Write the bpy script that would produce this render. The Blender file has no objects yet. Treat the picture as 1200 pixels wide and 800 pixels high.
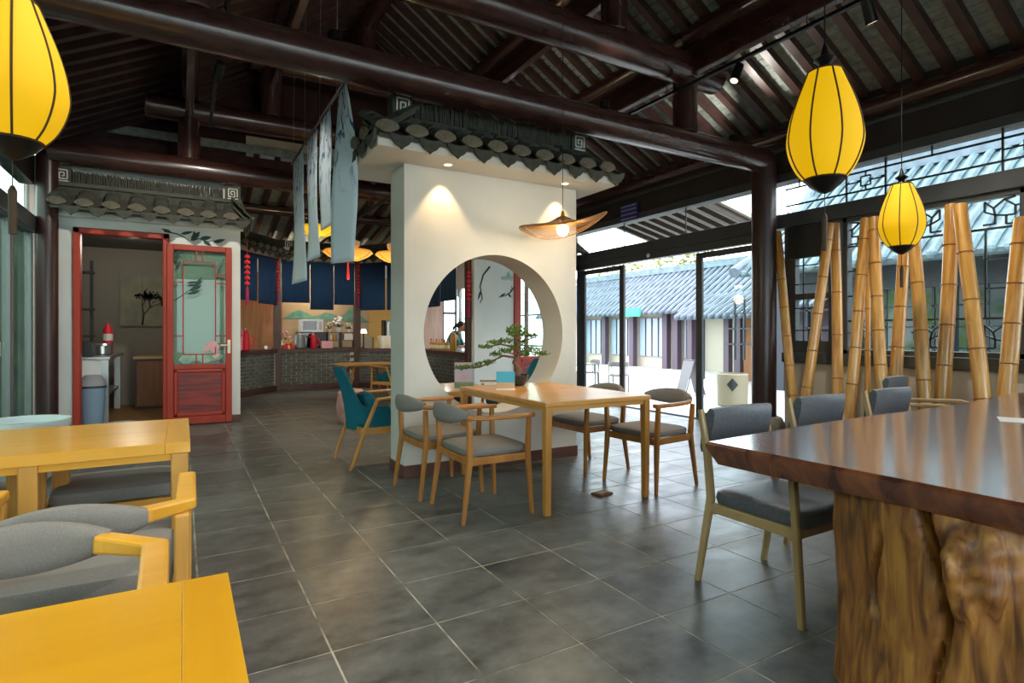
import bpy, bmesh, math, random
from mathutils import Vector, Matrix, Euler
random.seed(7)
PI = math.pi
SC = bpy.context.scene
COL = SC.collection

# ------------------------------------------------------------------ camera
FPX, HY, CH = 667.0, 391.0, 1.2          # focal length in px, horizon row, eye height
YAW = math.radians(30.1)
cam_d = bpy.data.cameras.new('camera')
cam_d.sensor_width = 36.0
cam_d.lens = 36.0 * FPX / 1200.0
cam_d.shift_y = -(400.0 - HY) / 1200.0
cam_d.clip_start = 0.05
cam_d.clip_end = 300
cam = bpy.data.objects.new('camera', cam_d)
cam.location = (0, 0, CH)
cam.rotation_euler = (PI / 2, 0, -YAW)
COL.objects.link(cam)
SC.camera = cam

# ------------------------------------------------------------------ world, exposure
vs = SC.view_settings
vs.view_transform = 'Standard'
vs.look = 'None'
vs.exposure = 1.0
vs.gamma = 1.0
vs.use_curve_mapping = False
world = bpy.data.worlds.new('sky')
SC.world = world
world.use_nodes = True
wn = world.node_tree.nodes
wl = world.node_tree.links
bg = wn['Background']
tc = wn.new('ShaderNodeTexCoord')
nz = wn.new('ShaderNodeTexNoise')
nz.inputs['Scale'].default_value = 2.2
nz.inputs['Detail'].default_value = 5
wl.new(tc.outputs['Generated'], nz.inputs['Vector'])
cr = wn.new('ShaderNodeValToRGB')
cr.color_ramp.elements[0].position = 0.35
cr.color_ramp.elements[0].color = (0.74, 0.86, 1.0, 1)
cr.color_ramp.elements[1].position = 0.65
cr.color_ramp.elements[1].color = (1.0, 0.97, 0.96, 1)
wl.new(nz.outputs['Fac'], cr.inputs['Fac'])
wl.new(cr.outputs['Color'], bg.inputs['Color'])
bg.inputs['Strength'].default_value = 4.0
try:
    SC.cycles.use_denoising = True
    SC.cycles.max_bounces = 8
    SC.cycles.diffuse_bounces = 5
    SC.cycles.glossy_bounces = 4
    SC.cycles.transparent_max_bounces = 16
    SC.cycles.sample_clamp_indirect = 6.0
    SC.cycles.caustics_reflective = False
    SC.cycles.caustics_refractive = False
except Exception:
    pass

# ------------------------------------------------------------------ helpers: colour and materials
def lin(h):
    h = h.lstrip('#')
    o = []
    for i in (0, 2, 4):
        c = int(h[i:i + 2], 16) / 255
        o.append(c / 12.92 if c <= 0.04045 else ((c + 0.055) / 1.055) ** 2.4)
    return (o[0], o[1], o[2], 1.0)

MATS = {}
def new_mat(name):
    m = bpy.data.materials.new(name)
    m.use_nodes = True
    MATS[name] = m
    return m, m.node_tree.nodes, m.node_tree.links, m.node_tree.nodes['Principled BSDF']

def plain(name, c, rough=0.5, metal=0.0, emit=None, es=0.0, coat=0.0, trans=0.0, c2=None, scale=8.0, stretch=(1, 1, 1), bump=0.0, detail=4, world=False, lo=0.35, hi=0.65, spec=None, rough2=None):
    m, n, l, b = new_mat(name)
    b.inputs['Base Color'].default_value = lin(c)
    b.inputs['Roughness'].default_value = rough
    b.inputs['Metallic'].default_value = metal
    if spec is not None:
        b.inputs['Specular IOR Level'].default_value = spec
    if coat:
        b.inputs['Coat Weight'].default_value = coat
        b.inputs['Coat Roughness'].default_value = 0.08
    if emit:
        b.inputs['Emission Color'].default_value = lin(emit)
        b.inputs['Emission Strength'].default_value = es
    if c2 or bump or rough2 is not None:
        mp = n.new('ShaderNodeMapping')
        mp.inputs['Scale'].default_value = stretch
        if world:
            g = n.new('ShaderNodeNewGeometry')
            l.new(g.outputs['Position'], mp.inputs['Vector'])
        else:
            t = n.new('ShaderNodeTexCoord')
            l.new(t.outputs['Object'], mp.inputs['Vector'])
        z = n.new('ShaderNodeTexNoise')
        z.inputs['Scale'].default_value = scale
        z.inputs['Detail'].default_value = detail
        l.new(mp.outputs['Vector'], z.inputs['Vector'])
        if c2:
            r = n.new('ShaderNodeValToRGB')
            r.color_ramp.elements[0].position = lo
            r.color_ramp.elements[0].color = lin(c)
            r.color_ramp.elements[1].position = hi
            r.color_ramp.elements[1].color = lin(c2)
            l.new(z.outputs['Fac'], r.inputs['Fac'])
            l.new(r.outputs['Color'], b.inputs['Base Color'])
        if rough2 is not None:
            mr = n.new('ShaderNodeMapRange')
            mr.inputs['From Min'].default_value = 0.35
            mr.inputs['From Max'].default_value = 0.65
            mr.inputs['To Min'].default_value = rough
            mr.inputs['To Max'].default_value = rough2
            l.new(z.outputs['Fac'], mr.inputs['Value'])
            l.new(mr.outputs['Result'], b.inputs['Roughness'])
        if bump:
            bp = n.new('ShaderNodeBump')
            bp.inputs['Strength'].default_value = bump
            bp.inputs['Distance'].default_value = 0.01
            l.new(z.outputs['Fac'], bp.inputs['Height'])
            l.new(bp.outputs['Normal'], b.inputs['Normal'])
    return m

def wood(name, c, c2, axis, rough=0.4, scale=14, coat=0.0, ratio=0.07, bump=0.05):
    st = [1, 1, 1]
    st[axis] = ratio
    return plain(name, c, rough, c2=c2, scale=scale, stretch=st, bump=bump, coat=coat, detail=6, lo=0.3, hi=0.7)

def glassy(name, tint='#FFFFFF', ior=1.35, rough=0.0):
    """thin pane: see-through with a fresnel reflection"""
    m, n, l, b = new_mat(name)
    n.remove(b)
    out = n['Material Output']
    tr = n.new('ShaderNodeBsdfTransparent')
    tr.inputs['Color'].default_value = lin(tint)
    gl = n.new('ShaderNodeBsdfGlossy')
    gl.inputs['Roughness'].default_value = rough
    lw = n.new('ShaderNodeLayerWeight')
    lw.inputs['Blend'].default_value = 0.5
    pw = n.new('ShaderNodeMath')
    pw.operation = 'POWER'
    pw.inputs[1].default_value = 4.0
    l.new(lw.outputs['Facing'], pw.inputs[0])
    fr = n.new('ShaderNodeMath')
    fr.operation = 'MULTIPLY_ADD'
    fr.inputs[1].default_value = 0.7
    fr.inputs[2].default_value = 0.5 * ((ior - 1) / (ior + 1)) ** 2 + 0.008
    l.new(pw.outputs['Value'], fr.inputs[0])
    mx = n.new('ShaderNodeMixShader')
    l.new(fr.outputs['Value'], mx.inputs['Fac'])
    l.new(tr.outputs['BSDF'], mx.inputs[1])
    l.new(gl.outputs['BSDF'], mx.inputs[2])
    l.new(mx.outputs['Shader'], out.inputs['Surface'])
    return m

def fabric(name, c, c2, rough=0.85, scale=220):
    return plain(name, c, rough, c2=c2, scale=scale, bump=0.15, detail=2, lo=0.3, hi=0.7, spec=0.25)

# ------------------------------------------------------------------ helpers: meshes
class MB:
    def __init__(s):
        s.v = []
        s.f = []
    def add(s, vs_, fs):
        o = len(s.v)
        s.v += [tuple(p) for p in vs_]
        s.f += [tuple(i + o for i in f) for f in fs]
        return s
    def box(s, x0, x1, y0, y1, z0, z1):
        return s.add([(x0, y0, z0), (x1, y0, z0), (x1, y1, z0), (x0, y1, z0), (x0, y0, z1), (x1, y0, z1), (x1, y1, z1), (x0, y1, z1)],
                     [(0, 3, 2, 1), (4, 5, 6, 7), (0, 1, 5, 4), (1, 2, 6, 5), (2, 3, 7, 6), (3, 0, 4, 7)])
    def cbox(s, c, d, rot=None):
        m = MB().box(-d[0] / 2, d[0] / 2, -d[1] / 2, d[1] / 2, -d[2] / 2, d[2] / 2)
        R = (rot if isinstance(rot, Matrix) else Euler(rot).to_matrix()) if rot is not None else Matrix.Identity(3)
        return s.add([R @ Vector(p) + Vector(c) for p in m.v], m.f)
    def bar(s, p0, p1, w, h, up=(0, 0, 1)):
        return s.sweep([p0, p1], w, h, up, n=4, box=True)
    def sweep(s, path, w, h, up=(0, 0, 1), n=8, box=False, closed=False):
        P = [Vector(p) for p in path]
        k = len(P)
        W = w if isinstance(w, (list, tuple)) else [w] * k
        Hh = h if isinstance(h, (list, tuple)) else [h] * k
        up = Vector(up)
        vs_ = []
        for i, p in enumerate(P):
            if closed:
                t = P[(i + 1) % k] - P[i - 1]
            else:
                t = P[min(i + 1, k - 1)] - P[max(i - 1, 0)]
            t.normalize()
            sd = t.cross(up)
            if sd.length < 1e-5:
                sd = t.cross(Vector((0, 1, 0)))
            sd.normalize()
            u = sd.cross(t)
            # keep width through corners
            fac = 1.0
            if 0 < i < k - 1:
                d0 = (P[i] - P[i - 1]).normalized()
                fac = 1.0 / max(0.6, abs(d0.dot(t)))
            for j in range(n):
                if box:
                    a, b = [(-1, -1), (1, -1), (1, 1), (-1, 1)][j]
                    a *= 0.5
                    b *= 0.5
                else:
                    an = 2 * PI * (j + 0.5) / n
                    ca, sa = math.cos(an), math.sin(an)
                    a = 0.5 * math.copysign(abs(ca) ** 0.7, ca)
                    b = 0.5 * math.copysign(abs(sa) ** 0.7, sa)
                vs_.append(p + sd * a * W[i] * fac + u * b * Hh[i])
        fs = []
        kk = k if closed else k - 1
        for i in range(kk):
            for j in range(n):
                a, b = i * n + j, i * n + (j + 1) % n
                i2 = (i + 1) % k
                fs.append((a, i2 * n + j, i2 * n + (j + 1) % n, b))
        if not closed:
            fs.append(tuple(range(n)))
            fs.append(tuple((k - 1) * n + j for j in reversed(range(n))))
        return s.add(vs_, fs)
    def tube(s, path, r, n=10):
        P = [Vector(p) for p in path]
        k = len(P)
        Rr = r if isinstance(r, (list, tuple)) else [r] * k
        vs_, fs = [], []
        ref = None
        for i, p in enumerate(P):
            t = (P[min(i + 1, k - 1)] - P[max(i - 1, 0)]).normalized()
            if ref is None:
                ref = t.orthogonal().normalized()
            ref = (ref - t * ref.dot(t))
            if ref.length < 1e-5:
                ref = t.orthogonal()
            ref.normalize()
            b = t.cross(ref)
            for j in range(n):
                an = 2 * PI * j / n
                vs_.append(p + ref * math.cos(an) * Rr[i] + b * math.sin(an) * Rr[i])
        for i in range(k - 1):
            for j in range(n):
                fs.append((i * n + j, i * n + (j + 1) % n, (i + 1) * n + (j + 1) % n, (i + 1) * n + j))
        fs.append(tuple(reversed(range(n))))
        fs.append(tuple((k - 1) * n + j for j in range(n)))
        return s.add(vs_, fs)
    def lathe(s, prof, n=20, c=(0, 0, 0), cap=True):
        vs_, fs = [], []
        for r, z in prof:
            for j in range(n):
                an = 2 * PI * j / n
                vs_.append((c[0] + r * math.cos(an), c[1] + r * math.sin(an), c[2] + z))
        k = len(prof)
        for i in range(k - 1):
            for j in range(n):
                fs.append((i * n + j, i * n + (j + 1) % n, (i + 1) * n + (j + 1) % n, (i + 1) * n + j))
        if cap:
            fs.append(tuple(reversed(range(n))))
            fs.append(tuple((k - 1) * n + j for j in range(n)))
        return s.add(vs_, fs)
    def prism(s, poly, z0, z1, f=None):
        n = len(poly)
        vs_ = [(p[0], p[1], z0) for p in poly] + [(p[0], p[1], z1) for p in poly]
        if f:
            vs_ = [f(*p) for p in vs_]
        fs = [tuple(reversed(range(n))), tuple(range(n, 2 * n))]
        fs += [(i, (i + 1) % n, n + (i + 1) % n, n + i) for i in range(n)]
        return s.add(vs_, fs)
    def ell(s, c, r, n=12, m=8, e1=1.0, e2=1.0, rot=None):
        R = Euler(rot).to_matrix() if rot is not None else None
        vs_, fs = [], []
        pw = lambda x, e: math.copysign(abs(x) ** e, x)
        for i in range(m + 1):
            ph = -PI / 2 + PI * i / m
            if i == 0: ph += 1e-3
            if i == m: ph -= 1e-3
            for j in range(n):
                th = 2 * PI * j / n
                q = Vector((r[0] * pw(math.cos(ph), e1) * pw(math.cos(th), e2), r[1] * pw(math.cos(ph), e1) * pw(math.sin(th), e2), r[2] * pw(math.sin(ph), e1)))
                if R: q = R @ q
                vs_.append(q + Vector(c))
        for i in range(m):
            for j in range(n):
                fs.append((i * n + j, i * n + (j + 1) % n, (i + 1) * n + (j + 1) % n, (i + 1) * n + j))
        fs.append(tuple(reversed(range(n))))
        fs.append(tuple(m * n + j for j in range(n)))
        return s.add(vs_, fs)
    def xf(s, M):
        s.v = [tuple(M @ Vector(p)) for p in s.v]
        return s
    def mesh(s, name, smooth=False):
        me = bpy.data.meshes.new(name)
        me.from_pydata(s.v, [], s.f)
        bm = bmesh.new()
        bm.from_mesh(me)
        bmesh.ops.recalc_face_normals(bm, faces=bm.faces)
        bm.to_mesh(me)
        bm.free()
        if smooth:
            me.polygons.foreach_set('use_smooth', [True] * len(me.polygons))
            try:
                me.set_sharp_from_angle(angle=math.radians(38))
            except Exception:
                pass
        me.update()
        return me
    def build(s, name, mat, parent=None, smooth=False, bevel=0.0, loc=None, rot=None, seg=2):
        me = s.mesh(name, smooth)
        return obj(name, me, mat, parent, bevel, loc, rot, seg)

def obj(name, me, mat, parent=None, bevel=0.0, loc=None, rot=None, seg=2):
    if mat is not None and not me.materials:
        me.materials.append(MATS[mat] if isinstance(mat, str) else mat)
    o = bpy.data.objects.new(name, me)
    COL.objects.link(o)
    if parent is not None:
        o.parent = parent
    if loc is not None:
        o.location = loc
    if rot is not None:
        o.rotation_euler = rot
    if bevel:
        b = o.modifiers.new('bevel', 'BEVEL')
        b.width = bevel
        b.segments = seg
        b.limit_method = 'ANGLE'
        b.angle_limit = math.radians(35)
    return o

def tag(o, label=None, cat=None, group=None, kind=None):
    if label: o['label'] = label
    if cat: o['category'] = cat
    if group: o['group'] = group
    if kind: o['kind'] = kind
    return o

def thing(name, label, cat, loc=(0, 0, 0), rz=0.0, group=None, kind=None):
    o = bpy.data.objects.new(name, None)
    o.empty_display_size = 0.1
    COL.objects.link(o)
    o.location = loc
    o.rotation_euler = (0, 0, rz)
    return tag(o, label, cat, group, kind)

def dup(root, loc, rz, label=None, group=None):
    r = root.copy()
    COL.objects.link(r)
    r.location = loc
    r.rotation_euler = (0, 0, rz)
    if label: r['label'] = label
    if group: r['group'] = group
    for ch in list(root.children):
        c = ch.copy()
        COL.objects.link(c)
        c.parent = r
        for g in list(ch.children):
            d = g.copy()
            COL.objects.link(d)
            d.parent = c
    return r

def proj(p):
    x, y, z = p
    w = x * math.sin(YAW) + y * math.cos(YAW)
    u = x * math.cos(YAW) - y * math.sin(YAW)
    if w < 0.05:
        return None
    return (600 + FPX * u / w, HY - FPX * (z - CH) / w, w)

def pieces(name, parent, me, spots, mat, maxn=300, rest=None):
    """spots: Matrices. The ones that show largest in the frame become parts, the rest one joined part."""
    sc_ = []
    for i, M in enumerate(spots):
        q = proj(M.translation)
        if q and -40 < q[0] < 1240 and -40 < q[1] < 840:
            sc_.append((q[2], i))
        else:
            sc_.append((1e4 + i * 1e-3, i))
    sc_.sort()
    near = [i for w, i in sc_ if w < 9999][:maxn]
    ns = set(near)
    if not me.materials:
        me.materials.append(MATS[mat])
    for i in near:
        o = bpy.data.objects.new(name, me)
        o.matrix_local = spots[i]
        COL.objects.link(o)
        o.parent = parent
    far = [M for i, M in enumerate(spots) if i not in ns]
    if far:
        base = [v.co.copy() for v in me.vertices]
        faces = [tuple(p.vertices) for p in me.polygons]
        b = MB()
        for M in far:
            b.add([M @ v for v in base], faces)
        m2 = bpy.data.meshes.new(rest or name)
        m2.from_pydata(b.v, [], b.f)
        m2.materials.append(MATS[mat])
        o = bpy.data.objects.new(rest or (name + '_field'), m2)
        COL.objects.link(o)
        o.parent = parent
        o['kind'] = 'stuff'

def spot(loc, target, power, size=60, blend=0.6, col=(1, 0.9, 0.76), rad=0.03, parent=None):
    d = bpy.data.lights.new('spot_light', 'SPOT')
    d.energy = power
    d.spot_size = math.radians(size)
    d.spot_blend = blend
    d.color = col
    d.shadow_soft_size = rad
    o = bpy.data.objects.new('spot_light', d)
    COL.objects.link(o)
    o.location = loc
    o.rotation_euler = (Vector(target) - Vector(loc)).to_track_quat('-Z', 'Y').to_euler()
    return o

def point(loc, power, col=(1, 0.8, 0.5), rad=0.08):
    d = bpy.data.lights.new('lamp_light', 'POINT')
    d.energy = power
    d.color = col
    d.shadow_soft_size = rad
    o = bpy.data.objects.new('lamp_light', d)
    COL.objects.link(o)
    o.location = loc
    return o

# ------------------------------------------------------------------ materials
def floor_mat():
    m, n, l, b = new_mat('slate_tile')
    g = n.new('ShaderNodeNewGeometry')
    def noise(scale, detail, st=(1, 1, 1)):
        mp = n.new('ShaderNodeMapping')
        mp.inputs['Scale'].default_value = st
        l.new(g.outputs['Position'], mp.inputs['Vector'])
        z = n.new('ShaderNodeTexNoise')
        z.inputs['Scale'].default_value = scale
        z.inputs['Detail'].default_value = detail
        z.inputs['Roughness'].default_value = 0.65
        l.new(mp.outputs['Vector'], z.inputs['Vector'])
        return z
    z1 = noise(9.0, 5)
    z2 = noise(4.0, 6, (0.6, 1.4, 1))
    # per tile shade
    mp = n.new('ShaderNodeMapping')
    mp.inputs['Location'].default_value = (-0.065 / 0.425, -0.075 / 0.425, 0)
    mp.inputs['Scale'].default_value = (1 / 0.425, 1 / 0.425, 0)
    l.new(g.outputs['Position'], mp.inputs['Vector'])
    fl = n.new('ShaderNodeVectorMath')
    fl.operation = 'FLOOR'
    l.new(mp.outputs['Vector'], fl.inputs[0])
    wn_ = n.new('ShaderNodeTexWhiteNoise')
    wn_.noise_dimensions = '2D'
    l.new(fl.outputs['Vector'], wn_.inputs['Vector'])
    r = n.new('ShaderNodeValToRGB')
    r.color_ramp.interpolation = 'LINEAR'
    e = r.color_ramp.elements
    e[0].position = 0.29
    e[0].color = lin('#1C1D1C')
    e[1].position = 0.73
    e[1].color = lin('#7A7B78')
    ad = n.new('ShaderNodeMath'); ad.operation = 'MULTIPLY_ADD'
    ad.inputs[1].default_value = 0.55
    l.new(z2.outputs['Fac'], ad.inputs[0])
    ad2 = n.new('ShaderNodeMath'); ad2.operation = 'MULTIPLY'
    ad2.inputs[1].default_value = 0.45
    l.new(z1.outputs['Fac'], ad2.inputs[0])
    l.new(ad2.outputs['Value'], ad.inputs[2])
    ad3 = n.new('ShaderNodeMath'); ad3.operation = 'MULTIPLY_ADD'
    ad3.inputs[1].default_value = 0.09
    l.new(wn_.outputs['Value'], ad3.inputs[0])
    sub = n.new('ShaderNodeMath'); sub.operation = 'SUBTRACT'
    sub.inputs[1].default_value = 0.045
    l.new(ad.outputs['Value'], sub.inputs[0])
    l.new(sub.outputs['Value'], ad3.inputs[2])
    l.new(ad3.outputs['Value'], r.inputs['Fac'])
    l.new(r.outputs['Color'], b.inputs['Base Color'])
    mr = n.new('ShaderNodeMapRange')
    mr.inputs['From Min'].default_value = 0.35
    mr.inputs['From Max'].default_value = 0.65
    mr.inputs['To Min'].default_value = 0.28
    mr.inputs['To Max'].default_value = 0.42
    l.new(z2.outputs['Fac'], mr.inputs['Value'])
    l.new(mr.outputs['Result'], b.inputs['Roughness'])
    bp = n.new('ShaderNodeBump')
    bp.inputs['Strength'].default_value = 0.1
    bp.inputs['Distance'].default_value = 0.003
    l.new(z2.outputs['Fac'], bp.inputs['Height'])
    l.new(bp.outputs['Normal'], b.inputs['Normal'])
floor_mat()
plain('grout', '#BDB5A6', 0.9, c2='#6E685E', scale=7, world=True)
plain('plaster', '#C4C0B7', 0.85, c2='#CECBC3', scale=1.5, world=True, bump=0.03)
plain('plaster_cool', '#CDD2CE', 0.85, c2='#D6DAD6', scale=1.5, world=True)
plain('beige_wall', '#B8B0A5', 0.85, c2='#BFB8AD', scale=2, world=True)
plain('skirting', '#53322A', 0.5, c2='#5E3A30', scale=6, world=True)
plain('dark_wood', '#2C1A18', 0.34, c2='#3A2220', scale=10, stretch=(1, 1, 0.2), world=True, bump=0.05)
plain('beam_wood', '#35201D', 0.26, c2='#402723', scale=5, world=True, coat=0.4)
plain('rafter_wood', '#35231F', 0.4, c2='#47302A', scale=8, world=True)
plain('frame_dark', '#3A3D3F', 0.4, c2='#42464A', scale=3, world=True)
plain('frame_alu', '#7C807E', 0.4, metal=0.3)
plain('fascia_dark', '#23201F', 0.45, c2='#2E2B2B', scale=3, world=True)
plain('lattice_dark', '#1E2A33', 0.5)
plain('roof_brick', '#7F8982', 0.85, c2='#9BA59E', scale=14, world=True, bump=0.15)
plain('mortar', '#DEDCD2', 0.9, c2='#B5B3A9', scale=9, world=True)
plain('grey_tile', '#524D41', 0.85, c2='#686152', scale=20, bump=0.2)
plain('grey_tile_dark', '#33342F', 0.85, c2='#434439', scale=20, bump=0.2)
plain('ridge_cap', '#3C3F3A', 0.8, c2='#494D47', scale=8, world=True)
plain('fret_white', '#D8D6CA', 0.8)
plain('brick_grey', '#44453F', 0.85, c2='#5B5C54', scale=6, world=True, bump=0.2)
plain('brick_mortar', '#B9B5A6', 0.9)
plain('counter_wood', '#3A211B', 0.45, c2='#4A2B22', scale=7, world=True)
plain('red_lacquer', '#94240C', 0.5, c2='#A22F10', scale=6, stretch=(1, 1, 0.2))
plain('red_panel', '#4E1210', 0.45, c2='#8A2415', scale=9, stretch=(0.25, 1, 3.0), lo=0.4, hi=0.6)
plain('ink_green', '#2E4A42', 0.85)
plain('ink_pale', '#6F9A85', 0.9, c2='#A8C0B2', scale=6)
plain('ink_black', '#23241F', 0.9)
glassy('pane', '#F4FAF8', 1.22)
glassy('pane_green', '#D5E4DB', 1.45)
glassy('pane_door', '#DCE8E2', 1.4)
wood('oak_x', '#B97F3C', '#D09A50', 0, 0.33, coat=0.25)
wood('oak_y', '#B97F3C', '#D09A50', 1, 0.33, coat=0.25)
wood('oak_z', '#B0762F', '#C98F45', 2, 0.38)
wood('honey_x', '#D29328', '#E3A839', 0, 0.3, scale=9, coat=0.3)
wood('honey_y', '#D29328', '#E3A839', 1, 0.3, scale=9, coat=0.3)
wood('honey_z', '#B98236', '#CF9A4B', 2, 0.4)
wood('chair_wood', '#9C6128', '#B57B3C', 2, 0.38)
wood('yellow_x', '#DE980F', '#EDAC22', 0, 0.3, scale=9, coat=0.3)
wood('yellow_y', '#DE980F', '#EDAC22', 1, 0.3, scale=9, coat=0.3)
wood('ash_wood', '#9C7E55', '#B4966A', 2, 0.45)
fabric('grey_fabric', '#787370', '#837E79')
fabric('slate_fabric', '#5C6266', '#71777B')
fabric('teal_fabric', '#0E5666', '#186B7B')
plain('leather_grey', '#4B4D53', 0.38, c2='#585A60', scale=60, bump=0.08)
def wave_wood(name, c1, c2, c3, rough, coat, st, scale=3.0, bump=0.05):
    m, n, l, b = new_mat(name)
    t = n.new('ShaderNodeTexCoord')
    mp = n.new('ShaderNodeMapping')
    mp.inputs['Scale'].default_value = st
    l.new(t.outputs['Object'], mp.inputs['Vector'])
    z = n.new('ShaderNodeTexNoise')
    z.inputs['Scale'].default_value = scale
    z.inputs['Detail'].default_value = 9
    z.inputs['Distortion'].default_value = 0.9
    l.new(mp.outputs['Vector'], z.inputs['Vector'])
    r = n.new('ShaderNodeValToRGB')
    e = r.color_ramp.elements
    e[0].position = 0.33; e[0].color = lin(c1)
    e[1].position = 0.7; e[1].color = lin(c3)
    e.new(0.5).color = lin(c2)
    l.new(z.outputs['Fac'], r.inputs['Fac'])
    l.new(r.outputs['Color'], b.inputs['Base Color'])
    b.inputs['Roughness'].default_value = rough
    b.inputs['Coat Weight'].default_value = coat
    b.inputs['Coat Roughness'].default_value = 0.13
    b.inputs['Specular IOR Level'].default_value = 0.7
    bp = n.new('ShaderNodeBump')
    bp.inputs['Strength'].default_value = bump
    bp.inputs['Distance'].default_value = 0.01
    l.new(z.outputs['Fac'], bp.inputs['Height'])
    l.new(bp.outputs['Normal'], b.inputs['Normal'])
wave_wood('slab_wood', '#47231A', '#6E3A24', '#8A4E2E', 0.26, 1.0, (1, 5, 3), 2.2, 0.04)
wave_wood('stump_wood', '#55300F', '#8C5420', '#B27A32', 0.55, 0.0, (4.5, 4.5, 0.7), 6.0, 0.5)
wave_wood('bamboo', '#9C6A2A', '#BD8A42', '#CFA158', 0.32, 0.3, (6, 6, 0.7), 3.0, 0.03)
plain('bamboo_node', '#8A5A24', 0.5)
plain('yellow_shade', '#A88400', 0.8, emit='#F2BA00', es=0.36)
plain('orange_shade', '#C88430', 0.8, emit='#F0A23A', es=0.42)
plain('black_metal', '#141414', 0.4, metal=0.4)
plain('rib_brown', '#3A2208', 0.6)
plain('rattan', '#8A5E2C', 0.6)
plain('bulb', '#FFF6DC', 0.4, emit='#FFE9B8', es=9.0)
plain('lens_glow', '#FFF2D8', 0.4, emit='#FFE2B0', es=6.0)
plain('lens_small', '#FFF2D8', 0.4, emit='#FFE9C8', es=0.9)
plain('steel', '#B4B6B4', 0.3, metal=0.9)
plain('white_gloss', '#E4E8E6', 0.25)
plain('off_white', '#D9D5CC', 0.6)
plain('grey_plastic', '#8E9297', 0.5)
plain('blue_bin', '#7F99AE', 0.45)
plain('dark_plastic', '#1E2022', 0.4)
plain('black_glass', '#0B0D0E', 0.1)
plain('stone', '#7C756C', 0.8, c2='#8E877E', scale=12, bump=0.2)
plain('navy_cloth', '#1B4269', 0.9, c2='#163657', scale=60, bump=0.1)
plain('red_paper', '#C8102A', 0.55)
plain('gold', '#D9A33A', 0.35, metal=0.6)
plain('magenta', '#8C1A4C', 0.7)
plain('leaf_green', '#4E6B25', 0.65, c2='#6F8A35', scale=40)
plain('leaf_lime', '#55621B', 0.7, c2='#6C7828', scale=30)
plain('leaf_dark', '#263C1F', 0.7, c2='#36502A', scale=30)
plain('bark', '#5B4030', 0.8, c2='#7A5A42', scale=40, bump=0.5)
plain('pot_glaze', '#1E2A30', 0.2, coat=0.4)
plain('turquoise', '#0E9BB5', 0.2)
plain('pink_print', '#C9A8AA', 0.4, c2='#A9B4C9', scale=5)
plain('green_print', '#5F7F5A', 0.4, c2='#8FA582', scale=8)
plain('orange_print', '#C99A62', 0.4, c2='#B6A489', scale=10)
plain('pave', '#A3A29F', 0.8, c2='#B0AFAC', scale=0.8, world=True)
plain('ext_tile', '#4C5864', 0.6, c2='#606E7C', scale=3, world=True)
plain('ext_tile2', '#4A5C66', 0.6, c2='#62777F', scale=3, world=True)
plain('ext_wall', '#A8A294', 0.85)
plain('ext_wood', '#4A3F4C', 0.6)
plain('ext_window', '#8FA6B5', 0.2)
plain('garden_view', '#8F9A9B', 0.8, c2='#5E7D4E', scale=1.5, world=True, lo=0.45, hi=0.65)
plain('green_sign', '#1FA070', 0.5)
plain('sign_blue', '#2C2E66', 0.5)
plain('sign_line', '#8D90C8', 0.6)
plain('grey_sign', '#4A4D50', 0.5)
plain('yard_pale', '#6E6766', 0.6)
plain('bin_beige', '#857A66', 0.6)
plain('pinkish_stool', '#B08078', 0.6, c2='#C49A90', scale=7)
plain('mural_tan', '#9C876A', 0.85, c2='#AA9678', scale=2, world=True)
plain('mural_green', '#3F7A6C', 0.85, c2='#6F9484', scale=6, world=True)
plain('gold_wall', '#C09450', 0.8)
plain('hedge', '#2E3B33', 0.9, c2='#4A5A50', scale=3, world=True)
plain('ink_paper', '#8E8B76', 0.8, c2='#7B7A66', scale=4)
plain('panel_wood', '#8A5A34', 0.5, c2='#9E6A3E', scale=5, stretch=(4, 4, 0.4), world=True)
plain('pink_wood', '#B08C80', 0.6, c2='#BE9C8E', scale=6, stretch=(3, 3, 0.3), world=True)
plain('kitchen_wall', '#857D70', 0.8)
plain('brown_floor', '#7A5A30', 0.6)
plain('skin', '#C08A6E', 0.6)
plain('hair', '#1A1412', 0.5)
plain('teal_shirt', '#2F6A66', 0.8)
plain('trousers', '#22252A', 0.8)
plain('cream', '#E6DFC8', 0.6)
plain('flower_white', '#E8DED8', 0.7)
plain('flower_pink', '#D8A0A0', 0.7)
plain('amber', '#C98A1C', 0.3)
plain('blue_paint', '#3B6CA8', 0.7)
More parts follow.
